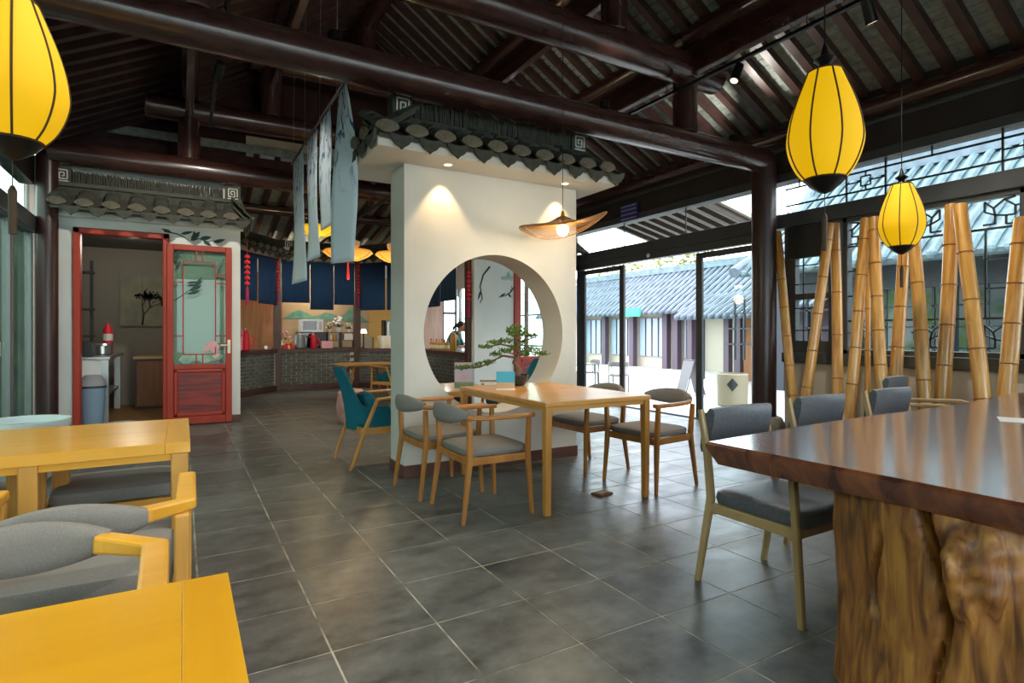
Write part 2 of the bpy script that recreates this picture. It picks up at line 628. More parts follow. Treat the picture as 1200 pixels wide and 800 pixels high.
def strip_mat():
    m, n, l, b = new_mat('printed_strip')
    t = n.new('ShaderNodeTexCoord')
    mp = n.new('ShaderNodeMapping')
    mp.inputs['Scale'].default_value = (1, 5.0, 1.7)
    l.new(t.outputs['Object'], mp.inputs['Vector'])
    z = n.new('ShaderNodeTexNoise')
    z.inputs['Scale'].default_value = 3.2
    z.inputs['Detail'].default_value = 6
    z.inputs['Distortion'].default_value = 1.4
    l.new(mp.outputs['Vector'], z.inputs['Vector'])
    r = n.new('ShaderNodeValToRGB')
    r.color_ramp.elements[0].position = 0.53; r.color_ramp.elements[0].color = (0, 0, 0, 1)
    r.color_ramp.elements[1].position = 0.6; r.color_ramp.elements[1].color = (1, 1, 1, 1)
    l.new(z.outputs['Fac'], r.inputs['Fac'])
    # print lies on the upper half of the cloth
    sp = n.new('ShaderNodeSeparateXYZ')
    l.new(t.outputs['Object'], sp.inputs['Vector'])
    mr = n.new('ShaderNodeMapRange')
    mr.inputs['From Min'].default_value = -0.95
    mr.inputs['From Max'].default_value = -0.35
    l.new(sp.outputs['Z'], mr.inputs['Value'])
    mu = n.new('ShaderNodeMath'); mu.operation = 'MULTIPLY'
    l.new(r.outputs['Color'], mu.inputs[0])
    l.new(mr.outputs['Result'], mu.inputs[1])
    mx = n.new('ShaderNodeMix'); mx.data_type = 'RGBA'
    mx.inputs['A'].default_value = lin('#DCE8F0')
    mx.inputs['B'].default_value = lin('#3C6490')
    l.new(mu.outputs['Value'], mx.inputs['Factor'])
    l.new(mx.outputs['Result'], b.inputs['Base Color'])
    b.inputs['Roughness'].default_value = 0.9
    tl = n.new('ShaderNodeBsdfTranslucent')
    l.new(mx.outputs['Result'], tl.inputs['Color'])
    ms = n.new('ShaderNodeMixShader')
    ms.inputs['Fac'].default_value = 0.4
    l.new(b.outputs['BSDF'], ms.inputs[1])
    l.new(tl.outputs['BSDF'], ms.inputs[2])
    l.new(ms.outputs['Shader'], n['Material Output'].inputs['Surface'])
strip_mat()

XL, XR = -1.5, 6.3            # side walls
YF, YB = 8.6, 14.0            # facade plane, back wall
YN = -3.2                     # wall behind the camera

# ------------------------------------------------------------------ floor
fl = MB().box(XL - 0.1, 6.5, YN - 0.1, YB + 0.2, -0.12, -0.0012).build('floor', 'grout')
tag(fl, 'dark grey slate tile floor with pale grout joints', 'floor', kind='structure')
TS = 0.425
tm = MB().box(-TS / 2 + 0.004, TS / 2 - 0.004, -TS / 2 + 0.004, TS / 2 - 0.004, -0.02, 0.0)
tme = tm.mesh('floor_tile')
spots = []
for i in range(-5, 19):
    for j in range(-9, 34):
        cx, cy = 0.065 + TS * (i + 0.5), 0.075 + TS * (j + 0.5)
        if XL < cx < 6.5 and YN < cy < YB:
            M = Matrix.Translation((cx, cy, 0)) @ Euler((random.gauss(0, 0.0008), random.gauss(0, 0.0008), 0)).to_matrix().to_4x4()
            spots.append(M)
pieces('floor_tile', fl, tme, spots, 'slate_tile', 300, 'floor_tile_field')

# ------------------------------------------------------------------ roof
PROF = [(6.62, 3.52), (4.72, 4.5), (3.73, 5.1), (2.4, 6.0)]
def roofline(side):
    return [(x if side > 0 else 4.8 - x, z) for x, z in PROF]
Y0R, Y1R = YN - 0.3, 9.8
cb = MB()
for sd in (1, -1):
    L = roofline(sd)
    for (xa, za), (xb, zb) in zip(L[:-1], L[1:]):
        o = 0.125
        cb.add([(xa, Y0R, za + o), (xb, Y0R, zb + o), (xb, Y1R, zb + o), (xa, Y1R, za + o),
                (xa, Y0R, za + o + 0.12), (xb, Y0R, zb + o + 0.12), (xb, Y1R, zb + o + 0.12), (xa, Y1R, za + o + 0.12)],
               [(0, 3, 2, 1), (4, 5, 6, 7), (0, 1, 5, 4), (1, 2, 6, 5), (2, 3, 7, 6), (3, 0, 4, 7)])
ceil = cb.build('ceiling', 'mortar')
tag(ceil, 'open timber roof with dark rafters and grey roof bricks', 'ceiling', kind='structure')
# rafters, one mesh per slope, copied along the room
RP = 0.26
for sd in (1, -1):
    L = [(x, 0, z + 0.055) for x, z in roofline(sd)]
    rm = MB().sweep(L, 0.085, 0.11, n=4, box=True).mesh('rafter')
    rm.materials.append(MATS['rafter_wood'])
    y = Y0R + 0.1
    while y < Y1R:
        o = bpy.data.objects.new('rafter', rm)
        o.location = (0, y, 0)
        COL.objects.link(o)
        o.parent = ceil
        y += RP
# roof bricks laid across the rafters
bk = MB().box(-0.0505, 0.0505, -RP / 2 + 0.004, RP / 2 - 0.004, 0, 0.02).mesh('roof_brick')
spots = []
for sd in (1, -1):
    L = roofline(sd)
    for (xa, za), (xb, zb) in zip(L[:-1], L[1:]):
        ln = math.hypot(xb - xa, zb - za)
        k = int(ln / 0.106)
        ang = math.atan2(-(zb - za), xb - xa)
        y = Y0R + 0.1 + RP / 2
        while y < Y1R:
            for i in range(k):
                t = (i + 0.5) / k
                p = Vector((xa + (xb - xa) * t, y, za + (zb - za) * t + 0.109))
                R = Euler((0, ang, 0)).to_matrix().to_4x4()
                spots.append(Matrix.Translation(p) @ R)
            y += RP
pieces('roof_brick', ceil, bk, spots, 'roof_brick', 300, 'roof_brick_field')

def rod(name, p0, p1, r, mat='beam_wood', n=20, parent=None):
    return MB().tube([p0, p1], r, n).build(name, mat, parent or ceil, smooth=True, bevel=0.012)

# purlins, with a rail below the middle ones
for sd in (1, -1):
    mx_ = lambda x: x if sd > 0 else 4.8 - x
    for x, z, r in ((4.72, 4.38, 0.11), (3.73, 4.98, 0.11)):
        rod('purlin', (mx_(x), Y0R, z), (mx_(x), Y1R, z), r)
        MB().box(mx_(x) - 0.045, mx_(x) + 0.045, Y0R, Y1R, z - 0.42, z - 0.27).build('purlin_rail', 'beam_wood', ceil, bevel=0.012)
        MB().box(mx_(x) - 0.015, mx_(x) + 0.015, Y0R, Y1R, z - 0.27, z - 0.1).build('purlin_board', 'dark_wood', ceil)
    rod('wall_plate', (mx_(6.22), Y0R, 3.56), (mx_(6.22), 8.6, 3.56), 0.09)
rod('ridge_purlin', (2.4, Y0R, 5.84), (2.4, Y1R, 5.84), 0.13)
# trusses
def truss(y, zl, zu, rl, ru):
    rod('tie_beam', (-1.35, y, zl), (6.05, y, zl), rl)
    rod('upper_beam', (-0.4, y, zu), (5.2, y, zu), ru)
    for x in (0.08, 4.72):
        rod('king_post', (x, y, zl + rl * 0.7), (x, y, zu - ru * 0.7), 0.13)
    for x in (1.07, 3.73):
        rod('king_post', (x, y, zu + ru * 0.7), (x, y, 4.85), 0.135)
    rod('top_beam', (0.8, y, 4.92), (4.0, y, 4.92), 0.13)
    rod('king_post', (2.4, y, 5.0), (2.4, y, 5.75), 0.12)
truss(4.4, 3.27, 4.07, 0.142, 0.17)
truss(8.44, 3.33, 4.07, 0.145, 0.15)
truss(-0.6, 3.36, 4.12, 0.15, 0.15)

# lean-to roof over the back rooms
lz = lambda y: 3.85 - 0.2 * (y - 9.7)
lb = MB()
lb.add([(XL - 0.2, 9.6, lz(9.6) + 0.12), (6.7, 9.6, lz(9.6) + 0.12), (6.7, 14.3, lz(14.3) + 0.12), (XL - 0.2, 14.3, lz(14.3) + 0.12),
        (XL - 0.2, 9.6, lz(9.6) + 0.24), (6.7, 9.6, lz(9.6) + 0.24), (6.7, 14.3, lz(14.3) + 0.24), (XL - 0.2, 14.3, lz(14.3) + 0.24)],
       [(0, 3, 2, 1), (4, 5, 6, 7), (0, 1, 5, 4), (1, 2, 6, 5), (2, 3, 7, 6), (3, 0, 4, 7)])
lean = lb.build('lean_to_deck', 'roof_brick', ceil)
for i in range(27):
    x = XL + 0.1 + i * 0.3
    MB().bar((x, 9.6, lz(9.6) + 0.06), (x, 14.2, lz(14.2) + 0.06), 0.09, 0.11).build('rafter', 'rafter_wood', ceil)
rod('lean_to_purlin', (XL, 11.2, lz(11.2) - 0.09), (6.4, 11.2, lz(11.2) - 0.09), 0.09)
# gable over the lean-to
MB().box(XL, 0.85, 9.62, 9.72, 3.7, 4.25).box(2.3, XR, 9.62, 9.72, 3.7, 4.25).build('gable_board', 'dark_wood', ceil)
MB().box(0.85, 2.3, 9.62, 9.72, 3.8, 4.25).build('gable_plaster', 'plaster', ceil)
gp = MB().add([(-1.2, 9.66, 4.25), (6.0, 9.66, 4.25), (2.4, 9.66, 6.15), (-1.2, 9.74, 4.25), (6.0, 9.74, 4.25), (2.4, 9.74, 6.15)],
              [(0, 1, 2), (5, 4, 3), (0, 3, 4, 1), (1, 4, 5, 2), (2, 5, 3, 0)])
gp.build('gable_board', 'dark_wood', ceil)
MB().box(XL, XR, 9.5, 9.6, 3.72, 3.9).build('gable_rail', 'beam_wood', ceil, bevel=0.01)
# far end of the main roof behind the camera
gp = MB().add([(-1.7, YN - .25, 3.5), (6.5, YN - .25, 3.5), (2.4, YN - .25, 6.1), (-1.7, YN - .17, 3.5), (6.5, YN - .17, 3.5), (2.4, YN - .17, 6.1)],
              [(0, 1, 2), (5, 4, 3), (0, 3, 4, 1), (1, 4, 5, 2), (2, 5, 3, 0)])
gp.build('gable_board', 'plaster', ceil)

# ------------------------------------------------------------------ columns
def column(x, y, z1, r, label):
    t = thing('round_column', label, 'column', (x, y, 0), kind='structure')
    MB().tube([(0, 0, 0.2), (0, 0, z1)], r, 24).build('shaft', 'dark_wood', t, smooth=True)
    MB().lathe([(r * 1.25, 0), (r * 1.6, 0.05), (r * 1.7, 0.12), (r * 1.45, 0.2), (r * 1.2, 0.22)], 24).build('stone_base', 'stone', t, smooth=True)
    return t
column(6.05, 4.4, 3.3, 0.14, 'dark round timber column between the glass door and the bamboo poles')
column(-1.36, 8.46, 3.32, 0.105, 'dark round timber column on a stone base beside the red door')
column(-1.36, 4.4, 3.2, 0.13, 'dark round timber column along the sliding glass wall')
column(6.05, 8.42, 3.3, 0.13, 'dark round timber column at the far end of the glass door')
column(6.05, -0.6, 3.3, 0.14, 'dark round timber column beside the near lattice window')
column(-1.36, -0.6, 3.3, 0.14, 'dark round timber column behind the near tables')

# ------------------------------------------------------------------ right wall
def slabs(name, mat, boxes, label=None, cat='wall', kind='structure', parent=None, bevel=0.0):
    m = MB()
    for b_ in boxes:
        m.box(*b_)
    o = m.build(name, mat, parent, bevel=bevel)
    if parent is None:
        tag(o, label, cat, kind=kind)
    return o
# fascia over everything (between wall plate and glazing)
wr = slabs('wall_right', 'fascia_dark', [(XR - 0.02, XR + 0.14, YN, YF, 3.02, 3.75)], 'dark timber band above the right hand glazing')
MB().box(XR - 0.06, XR - 0.02, YN, YF, 3.02, 3.12).build('band_moulding', 'frame_dark', wr, bevel=0.008)
MB().box(XR - 0.05, XR - 0.02, YN, YF, 3.4, 3.44).build('band_moulding', 'frame_dark', wr, bevel=0.008)
MB().box(XR, XR + 0.14, YN, 4.3, 0.0, 0.86).build('low_wall', 'beige_wall', wr)
# transom rail running the whole length
MB().box(XR - 0.04, XR + 0.12, YN, YF, 2.47, 2.64).build('transom_rail', 'frame_dark', wr, bevel=0.008)
MB().box(XR - 0.06, XR + 0.14, YN, 4.3, 0.86, 0.98).build('sill', 'frame_dark', wr, bevel=0.008)

def fret(mb, y, z, s, fl=1, x=XR + 0.03, t=0.016):
    """little square scroll made of bars in the window plane"""
    def seg(a, b):
        mb.bar((x, y + fl * a[0] * s, z + a[1] * s), (x, y + fl * b[0] * s, z + b[1] * s), t, t, up=(1, 0, 0))
    P = [(0, 0.1), (0.35, 0.1), (0.35, 0.4), (0.1, 0.4), (0.1, 0.7), (0.4, 0.95), (0.7, 0.7), (0.95, 0.95), (0.95, 0.6), (0.65, 0.45), (0.65, 0.15), (1, 0.15)]
    for a, b in zip(P[:-1], P[1:]):
        seg(a, b)
    seg((0.35, 0.4), (0.65, 0.45)); seg((0.4, 0.95), (0.1, 1.0)); seg((0.7, 0.7), (0.65, 0.45)); seg((0.1, 0.7), (0.0, 0.7))

def transom(n, y0, y1, motifs):
    w = tag(MB().box(XR + 0.01, XR + 0.02, y0, y1, 2.64, 3.02).build('window_%d' % n, 'pane'), 'long transom window with slender dark lattice above the %s' % ('lattice windows' if n == 1 else 'glass door' if n == 2 else 'near lattice window'), 'window', kind='structure')
    def bar(p0, p1, t=0.018):
        MB().bar(p0, p1, t, t, up=(1, 0, 0)).build('lattice_bar', 'lattice_dark', w)
    if motifs:
        for z in (2.73, 2.93):
            bar((XR - 0.01, y0, z), (XR - 0.01, y1, z))
        for ym in motifs:
            for d in (-0.2, 0.2):
                bar((XR - 0.01, ym + d, 2.64), (XR - 0.01, ym + d, 3.02))
            bar((XR - 0.01, ym - 0.2, 2.83), (XR - 0.01, ym - 0.05, 2.83), 0.014)
            bar((XR - 0.01, ym + 0.05, 2.83), (XR - 0.01, ym + 0.2, 2.83), 0.014)
            bar((XR - 0.01, ym, 2.73), (XR - 0.01, ym, 2.78), 0.014)
            bar((XR - 0.01, ym, 2.88), (XR - 0.01, ym, 2.93), 0.014)
            q = 0.05
            for a, b in (((-q, -q), (q, -q)), ((q, -q), (q, q)), ((q, q), (-q, q)), ((-q, q), (-q, -q))):
                bar((XR - 0.01, ym + a[0], 2.83 + a[1]), (XR - 0.01, ym + b[0], 2.83 + b[1]), 0.014)
        for ym in [m + 0.75 for m in motifs]:
            if ym < y1:
                bar((XR - 0.01, ym, 2.93), (XR - 0.01, ym, 3.02), 0.014)
    else:
        for k in range(1, 3):
            ym = y0 + (y1 - y0) * k / 3
            bar((XR - 0.01, ym, 2.64), (XR - 0.01, ym, 3.02), 0.012)
    return w
transom(1, -0.45, 4.28, [3.35, 1.98, 0.6])
transom(2, 4.52, 8.5, None)
transom(4, YN, -0.75, [-2.0])

def lattice_window(n, y0, y1, z0, z1, label):
    """window unit: frame, pane, a border of bars and scrolls in the corners"""
    w = tag(MB().box(XR + 0.05, XR + 0.06, y0, y1, z0, z1).build('window_%d' % n, 'pane'), label, 'window', kind='structure')
    fw = 0.05
    for k, b_ in enumerate(((y0, y0 + fw, z0, z1), (y1 - fw, y1, z0, z1), (y0, y1, z0, z0 + fw), (y0, y1, z1 - fw, z1))):
        MB().box(XR, XR + 0.1, *b_).build('window_frame', 'frame_dark', w, bevel=0.006)
    def bar(p0, p1, t=0.016):
        MB().bar(p0, p1, t, t, up=(1, 0, 0)).build('lattice_bar', 'lattice_dark', w)
    x = XR + 0.03
    zt, zb = z1 - 0.32, z0 + 0.36
    bar((x, y0, zt), (x, y1, zt), 0.02)
    bar((x, y0, zb), (x, y1, zb), 0.02)
    for yy in (y0 + 0.3, y1 - 0.3):
        bar((x, yy, zb), (x, yy, zt))
        for k in (1, 2):
            z = zb + (zt - zb) * k / 3
            e = y0 if yy < (y0 + y1) / 2 else y1
            bar((x, yy, z), (x, e, z))
    for (yy, fl_) in ((y0 + 0.06, 1), (y1 - 0.06, -1), ((y0 + y1) / 2 + .12, -1)):
        for zz in (zt + 0.0, z0 + 0.05):
            m = MB()
            fret(m, yy, zz, 0.26, fl_)
            m.build('fret_ornament', 'lattice_dark', w)
    return w
lattice_window(5, 2.02, 3.6, 0.98, 2.47, 'wide lattice window with scroll corners behind the bamboo poles')
lattice_window(6, 0.4, 2.0, 0.98, 2.47, 'lattice window with scroll corners farther along from the column')
lattice_window(7, -1.2, 0.38, 0.98, 2.47, 'lattice window with scroll corners beside the near column')
lattice_window(8, -3.1, -1.2, 0.98, 2.47, 'lattice window with scroll corners in the last bay')
# dark side bay by the column, with a small two-light window
sb = slabs('wall_side_bay', 'frame_dark', [(XR, XR + 0.08, 3.62, 3.76, 0.98, 2.47), (XR, XR + 0.08, 4.16, 4.3, 0.98, 2.47), (XR, XR + 0.08, 3.76, 4.16, 2.1, 2.47), (XR, XR + 0.08, 3.76, 4.16, 0.98, 1.12), (XR, XR + 0.06, 3.76, 4.16, 1.6, 1.67)], 'dark panelled bay with a small window beside the timber column')
MB().box(XR + 0.03, XR + 0.035, 3.76, 4.16, 1.12, 2.1).build('pane', 'pane', sb)
for yy in (3.86, 4.06):
    MB().box(XR, XR + 0.012, yy - 0.006, yy + 0.006, 1.12, 2.1).build('lattice_bar', 'lattice_dark', sb)
for zz in (1.24, 1.5, 1.78, 2.0):
    MB().box(XR, XR + 0.012, 3.76, 4.16, zz - 0.006, zz + 0.006).build('lattice_bar', 'lattice_dark', sb)
# dark roller blind cassette hanging before it
# glass door
d1 = tag(MB().box(XR - 0.02, XR + 0.1, 4.52, 8.5, 2.36, 2.47).build('door_1', 'frame_dark', bevel=0.008), 'wide automatic glass sliding door standing open to the courtyard', 'door', kind='structure')
def stile(y, w=0.07, x0=0.0, x1=0.09):
    MB().box(XR + x0, XR + x1, y - w / 2, y + w / 2, 0.02, 2.36).build('stile', 'frame_dark', d1, bevel=0.006)
def leaf(y0, y1, x):
    for yy in (y0, y1):
        MB().box(XR + x, XR + x + 0.04, yy - 0.055, yy + 0.055, 0.02, 2.34).build('leaf_stile', 'frame_dark', d1, bevel=0.005)
    MB().box(XR + x, XR + x + 0.04, y0, y1, 2.26, 2.34).build('leaf_rail', 'frame_dark', d1, bevel=0.005)
    MB().box(XR + x, XR + x + 0.04, y0, y1, 0.02, 0.1).build('leaf_rail', 'frame_dark', d1, bevel=0.005)
    MB().box(XR + x + 0.016, XR + x + 0.022, y0, y1, 0.1, 2.26).build('pane', 'pane', d1)
stile(4.62, 0.14)
stile(8.42, 0.14)
leaf(4.7, 5.62, 0.0)
leaf(7.25, 8.3, 0.0)
MB().lathe([(0.03, 0), (0.03, 0.015), (0.015, 0.02)], 12).build('sensor', 'white_gloss', d1, loc=(XR - 0.022, 6.6, 2.42), rot=(0, -PI / 2, 0))
MB().box(XR - 0.02, XR + 0.12, 4.5, 8.5, -0.004, 0.02).build('threshold', 'frame_alu', d1)

# ------------------------------------------------------------------ left wall: aluminium sliding doors
wl_ = slabs('wall_left', 'fascia_dark', [(XL - 0.14, XL, YN, YF, 2.95, 3.75)], 'dark timber band above the sliding glass on the left')
MB().box(XL - 0.12, XL + 0.04, YN, YF, 2.38, 2.56).build('transom_rail', 'frame_dark', wl_, bevel=0.008)
MB().box(XL - 0.12, XL + 0.02, YN, YF, 0.0, 0.06).build('track', 'frame_alu', wl_)
MB().box(XL - 0.05, XL - 0.045, YN, YF, 2.56, 2.95).build('pane', 'pane_green', wl_)
k = 0
y = YF - 0.02
while y > YN + 0.9:
    dd = tag(MB().box(XL - 0.05, XL - 0.044, y - 0.92, y, 0.1, 2.38).build('door_%d' % (10 + k), 'pane_green'), 'tall greenish sliding glass panel in a grey aluminium frame', 'door', 'sliding glass panels of the left wall', 'structure')
    for yy in (y - 0.03, y - 0.89):
        MB().box(XL - 0.08, XL - 0.01, yy - 0.035, yy + 0.035, 0.06, 2.38).build('stile', 'frame_alu', dd, bevel=0.005)
    if k == 1:
        MB().box(XL - 0.04, XL - 0.036, y - 0.75, y - 0.3, 0.98, 1.12).build('notice_strip', 'off_white', dd)
    k += 1
    y -= 0.95
# near wall behind the camera: open glazing between posts
wn2 = slabs('wall_near', 'fascia_dark', [(XL, XR, YN - 0.15, YN, 2.9, 3.75), (XL, XR, YN - 0.15, YN, 0, 0.1)], 'dark framed glazing at the near end of the room')
for i in range(7):
    x = XL + i * (XR - XL) / 6
    MB().box(x - 0.06, x + 0.06, YN - 0.12, YN, 0.1, 2.9).build('post', 'frame_dark', wn2)
MB().box(XL, XR, YN - 0.08, YN - 0.075, 0.1, 2.9).build('pane', 'pane', wn2)

# ------------------------------------------------------------------ little tiled eaves
def arc_strip(mb, r, h, y0, y1, z0, z1, sgn, t=0.014, n=8):
    vs_, fs = [], []
    for (yy, zz) in ((y0, z0), (y1, z1)):
        for k in range(2):
            for j in range(n + 1):
                an = PI * j / n
                rr = r - k * t
                hh = h - k * t if sgn > 0 else h - k * t
                vs_.append((math.cos(an) * rr, yy, zz + sgn * math.sin(an) * hh))
    m = n + 1
    for j in range(n):
        fs += [(j, j + 1, 2 * m + j + 1, 2 * m + j), (m + j, 3 * m + j, 3 * m + j + 1, m + j + 1), (j, m + j, m + j + 1, j + 1), (2 * m + j, 2 * m + j + 1, 3 * m + j + 1, 3 * m + j)]
    fs += [(0, 2 * m, 3 * m, m), (n, m + n, 3 * m + n, 2 * m + n)]
    mb.add(vs_, fs)
def cover_mesh(depth, dz):
    m = MB()
    for k in range(3):
        a, b = depth * k / 3, depth * (k + 1) / 3 + 0.03
        s = dz / depth
        arc_strip(m, 0.078, 0.062, a, b, 0.012 * (2 - k) * 0 + a * s + 0.03 + 0.01, b * s + 0.028, 1)
    # fan shaped end
    top = [(0.092 * math.cos(PI * j / 10), 0.054 * math.sin(PI * j / 10)) for j in range(11)]
    bot = [(-0.092 + 0.0184 * j, -0.034 * math.sin(PI * j / 10)) for j in range(1, 10)]
    poly = top + bot
    m.prism(poly, -0.03, -0.006, lambda x, y, z: (x, z - 0.25 * y, y + 0.035))
    poly2 = [(x * 0.72, y * 0.66 + 0.006) for x, y in poly]
    m.prism(poly2, -0.036, -0.03, lambda x, y, z: (x, z - 0.25 * y, y + 0.035))
    return m.mesh('cover_tile', True)
def drip_mesh(depth, dz):
    m = MB()
    for k in range(3):
        a, b = depth * k / 3, depth * (k + 1) / 3 + 0.03
        s = dz / depth
        arc_strip(m, 0.085, 0.045, a, b, a * s + 0.02, b * s + 0.008, -1)
    top = [(-0.1 + 0.02 * j, -0.025 * math.sin(PI * j / 10)) for j in range(11)]
    bot = [(0.085, -0.05), (0.055, -0.088), (0.025, -0.105), (0, -0.13), (-0.025, -0.105), (-0.055, -0.088), (-0.085, -0.05)]
    m.prism(top + bot, -0.012, 0.006, lambda x, y, z: (x, z - 0.2 * y * 0, y + 0.02))
    return m.mesh('drip_tile', True)
TM = {}
def tile_run(parent, p0, p1, depth, dz, sp=0.24, phase=0.0):
    """p0 -> p1 is the eave line; the slope rises to the left of the direction p0->p1"""
    key = (round(depth, 3), round(dz, 3))
    if key not in TM:
        TM[key] = (cover_mesh(depth, dz), drip_mesh(depth, dz))
        TM[key][0].materials.append(MATS['grey_tile_dark'])  # tile bodies coloured dark to stand in for shade behind the fan ends
        TM[key][0].materials.append(MATS['grey_tile'])  # lighter copy of the tile colour, for the fan ends
        for f_ in TM[key][0].polygons:
            if f_.center.y < -0.004:
                f_.material_index = 1
        TM[key][1].materials.append(MATS['grey_tile_dark'])
    p0, p1 = Vector(p0), Vector(p1)
    ex = (p1 - p0)
    L = ex.length
    ex.normalize()
    ey = Vector((-ex.y, ex.x, 0))
    R = Matrix((ex, ey, Vector((0, 0, 1)))).transposed().to_4x4()
    n = int(L / sp + 0.5)
    for i in range(n):
        for kind in (0, 1):
            d = (i + 0.25 + 0.5 * kind + phase) * L / n
            if d > L: continue
            q = p0 + ex * d
            o = bpy.data.objects.new('cover_tile' if kind == 0 else 'drip_tile', TM[key][kind])
            o.matrix_local = Matrix.Translation(q) @ R @ Euler((random.gauss(0, .02), random.gauss(0, .03), random.gauss(0, .03))).to_matrix().to_4x4()
            COL.objects.link(o)
            o.parent = parent
    # deck below the tiles
    a, b = p0 + Vector((0, 0, -0.005)), p1 + Vector((0, 0, -0.005))
    c, d = b + ey * depth + Vector((0, 0, dz)), a + ey * depth + Vector((0, 0, dz))
    dn = Vector((0, 0, -0.03))
    MB().add([a, b, c, d, a + dn, b + dn, c + dn, d + dn], [(0, 1, 2, 3), (7, 6, 5, 4), (0, 4, 5, 1), (1, 5, 6, 2), (2, 6, 7, 3), (3, 7, 4, 0)]).build('tile_bed', 'grey_tile_dark', parent)

def spiral(mb, y, cx, cz, s, fl=1):
    P = [(-.5, -.5), (-.5, .5), (.5, .5), (.5, -.5), (-.2, -.5), (-.2, .2), (.22, .2), (.22, -.2), (0, -.2)]
    for a, b in zip(P[:-1], P[1:]):
        mb.bar((cx + fl * a[0] * s, y, cz + a[1] * s), (cx + fl * b[0] * s, y, cz + b[1] * s), s * 0.11, 0.012, up=(0, 1, 0))
    mb.bar((cx - s * .6, y, cz - s * .75), (cx + s * .6, y, cz - s * .75), s * 0.1, 0.012, up=(0, 1, 0))

def ridge(parent, x0, x1, y, z0, h=0.17, th=0.14):
    MB().box(x0 - 0.02, x1 + 0.02, y - th / 2 - 0.03, y + th / 2 + 0.03, z0 - 0.07, z0).build('ridge_base', 'ridge_cap', parent, bevel=0.008)
    m = MB()
    x = x0 + 0.2
    while x < x1 - 0.2:
        w = random.uniform(0.012, 0.022)
        tl = random.uniform(-0.12, 0.12)
        d = random.uniform(-0.008, 0.008)
        m.cbox((x, y + d, z0 + h / 2 - 0.01), (w * 0.75, th, h + random.uniform(-0.03, 0.01)), (0, tl * 0.5, 0))
        x += w
    tag(m.build('ridge_tiles', 'grey_tile_dark', parent), kind='stuff')
    for xa in (x0 + 0.09, x1 - 0.09):
        MB().box(xa - 0.09, xa + 0.09, y - th / 2 - 0.005, y + th / 2 + 0.005, z0, z0 + h + 0.02).build('ridge_end', 'ridge_cap', parent)
        s = MB()
        spiral(s, y - th / 2 - 0.012, xa, z0 + h * 0.58, 0.105, 1 if xa < (x0 + x1) / 2 else -1)
        s.build('fret_ornament', 'fret_white', parent)

# ------------------------------------------------------------------ moon gate partition
PX0, PX1, PY0, PY1, PZ = 1.6, 3.37, 4.55, 4.9, 2.64
GC, GR = (2.49, 1.2), 0.717
def moon_wall():
    n = 96
    # rectangle boundary points at the same angles
    def rect(an):
        c, s = math.cos(an), math.sin(an)
        t = 1e9
        for lim, v, o in ((PX1, c, GC[0]), (PX0, c, GC[0]), (PZ, s, GC[1]), (0, s, GC[1])):
            if abs(v) > 1e-9:
                q = (lim - o) / v
                if q > 0: t = min(t, q)
        return GC[0] + c * t, GC[1] + s * t
    angs = [2 * PI * i / n for i in range(n)]
    for cx, cz in ((PX0, 0), (PX1, 0), (PX0, PZ), (PX1, PZ)):
        angs.append(math.atan2(cz - GC[1], cx - GC[0]) % (2 * PI))
    angs = sorted(angs)
    n = len(angs)
    vs_, fs = [], []
    for y in (PY0, PY1):
        for a in angs:
            vs_.append((GC[0] + GR * math.cos(a), y, GC[1] + GR * math.sin(a)))
        for a in angs:
            x, z = rect(a)
            vs_.append((x, y, z))
    for i in range(n):
        j = (i + 1) % n
        fs.append((i, j, n + j, n + i))
        fs.append((2 * n + i, 3 * n + i, 3 * n + j, 2 * n + j))
        fs.append((i, 2 * n + i, 2 * n + j, j))
        fs.append((n + i, n + j, 3 * n + j, 3 * n + i))
    return MB().add(vs_, fs)
part = moon_wall().build('wall_partition', 'plaster', smooth=True)
tag(part, 'free standing white partition with a round moon gate under a small tiled roof', 'wall', kind='structure')
bbp = MB().box(PX0 - 0.012, PX1 + 0.012, PY0 - 0.012, PY1 + 0.012, 0, 0.1).build('baseboard_partition', 'skirting', bevel=0.004)
tag(bbp, 'brown skirting around the moon gate partition', 'baseboard', kind='structure')
# soffit, tile courses and ridge
SX0, SX1, SY0, SY1 = 1.27, 3.61, 4.2, 5.25
MB().box(SX0, SX1, SY0, SY1, 2.62, 2.70).build('soffit', 'plaster', part, bevel=0.005)
MB().box(SX0 + 0.3, SX1 - 0.12, 4.5, 4.95, 2.7, 2.98).build('roof_core', 'grey_tile_dark', part)
tile_run(part, (SX0, SY0 - 0.03, 2.71), (SX1, SY0 - 0.03, 2.71), 0.45, 0.24)
tile_run(part, (SX1, SY1 + 0.03, 2.71), (SX0, SY1 + 0.03, 2.71), 0.45, 0.24)
tile_run(part, (SX0 - 0.03, SY1, 2.71), (SX0 - 0.03, SY0, 2.71), 0.33, 0.24)
ridge(part, 1.52, 3.55, 4.68, 3.03, 0.17, 0.12)
# recessed spots in the soffit
for x in (1.93, 3.13):
    MB().lathe([(0.042, 0), (0.042, -0.006), (0.03, -0.006), (0.03, 0.0)], 20, cap=False).build('downlight_ring', 'white_gloss', part, loc=(x, 4.4, 2.62))
    MB().lathe([(0.03, -0.002), (0.0005, -0.0025)], 16).build('downlight_lens', 'lens_glow', part, loc=(x, 4.4, 2.62))
    spot((x, 4.44, 2.60), (x, 4.53, 1.2), 14, 75, 0.5, (1, 0.68, 0.34), 0.015)

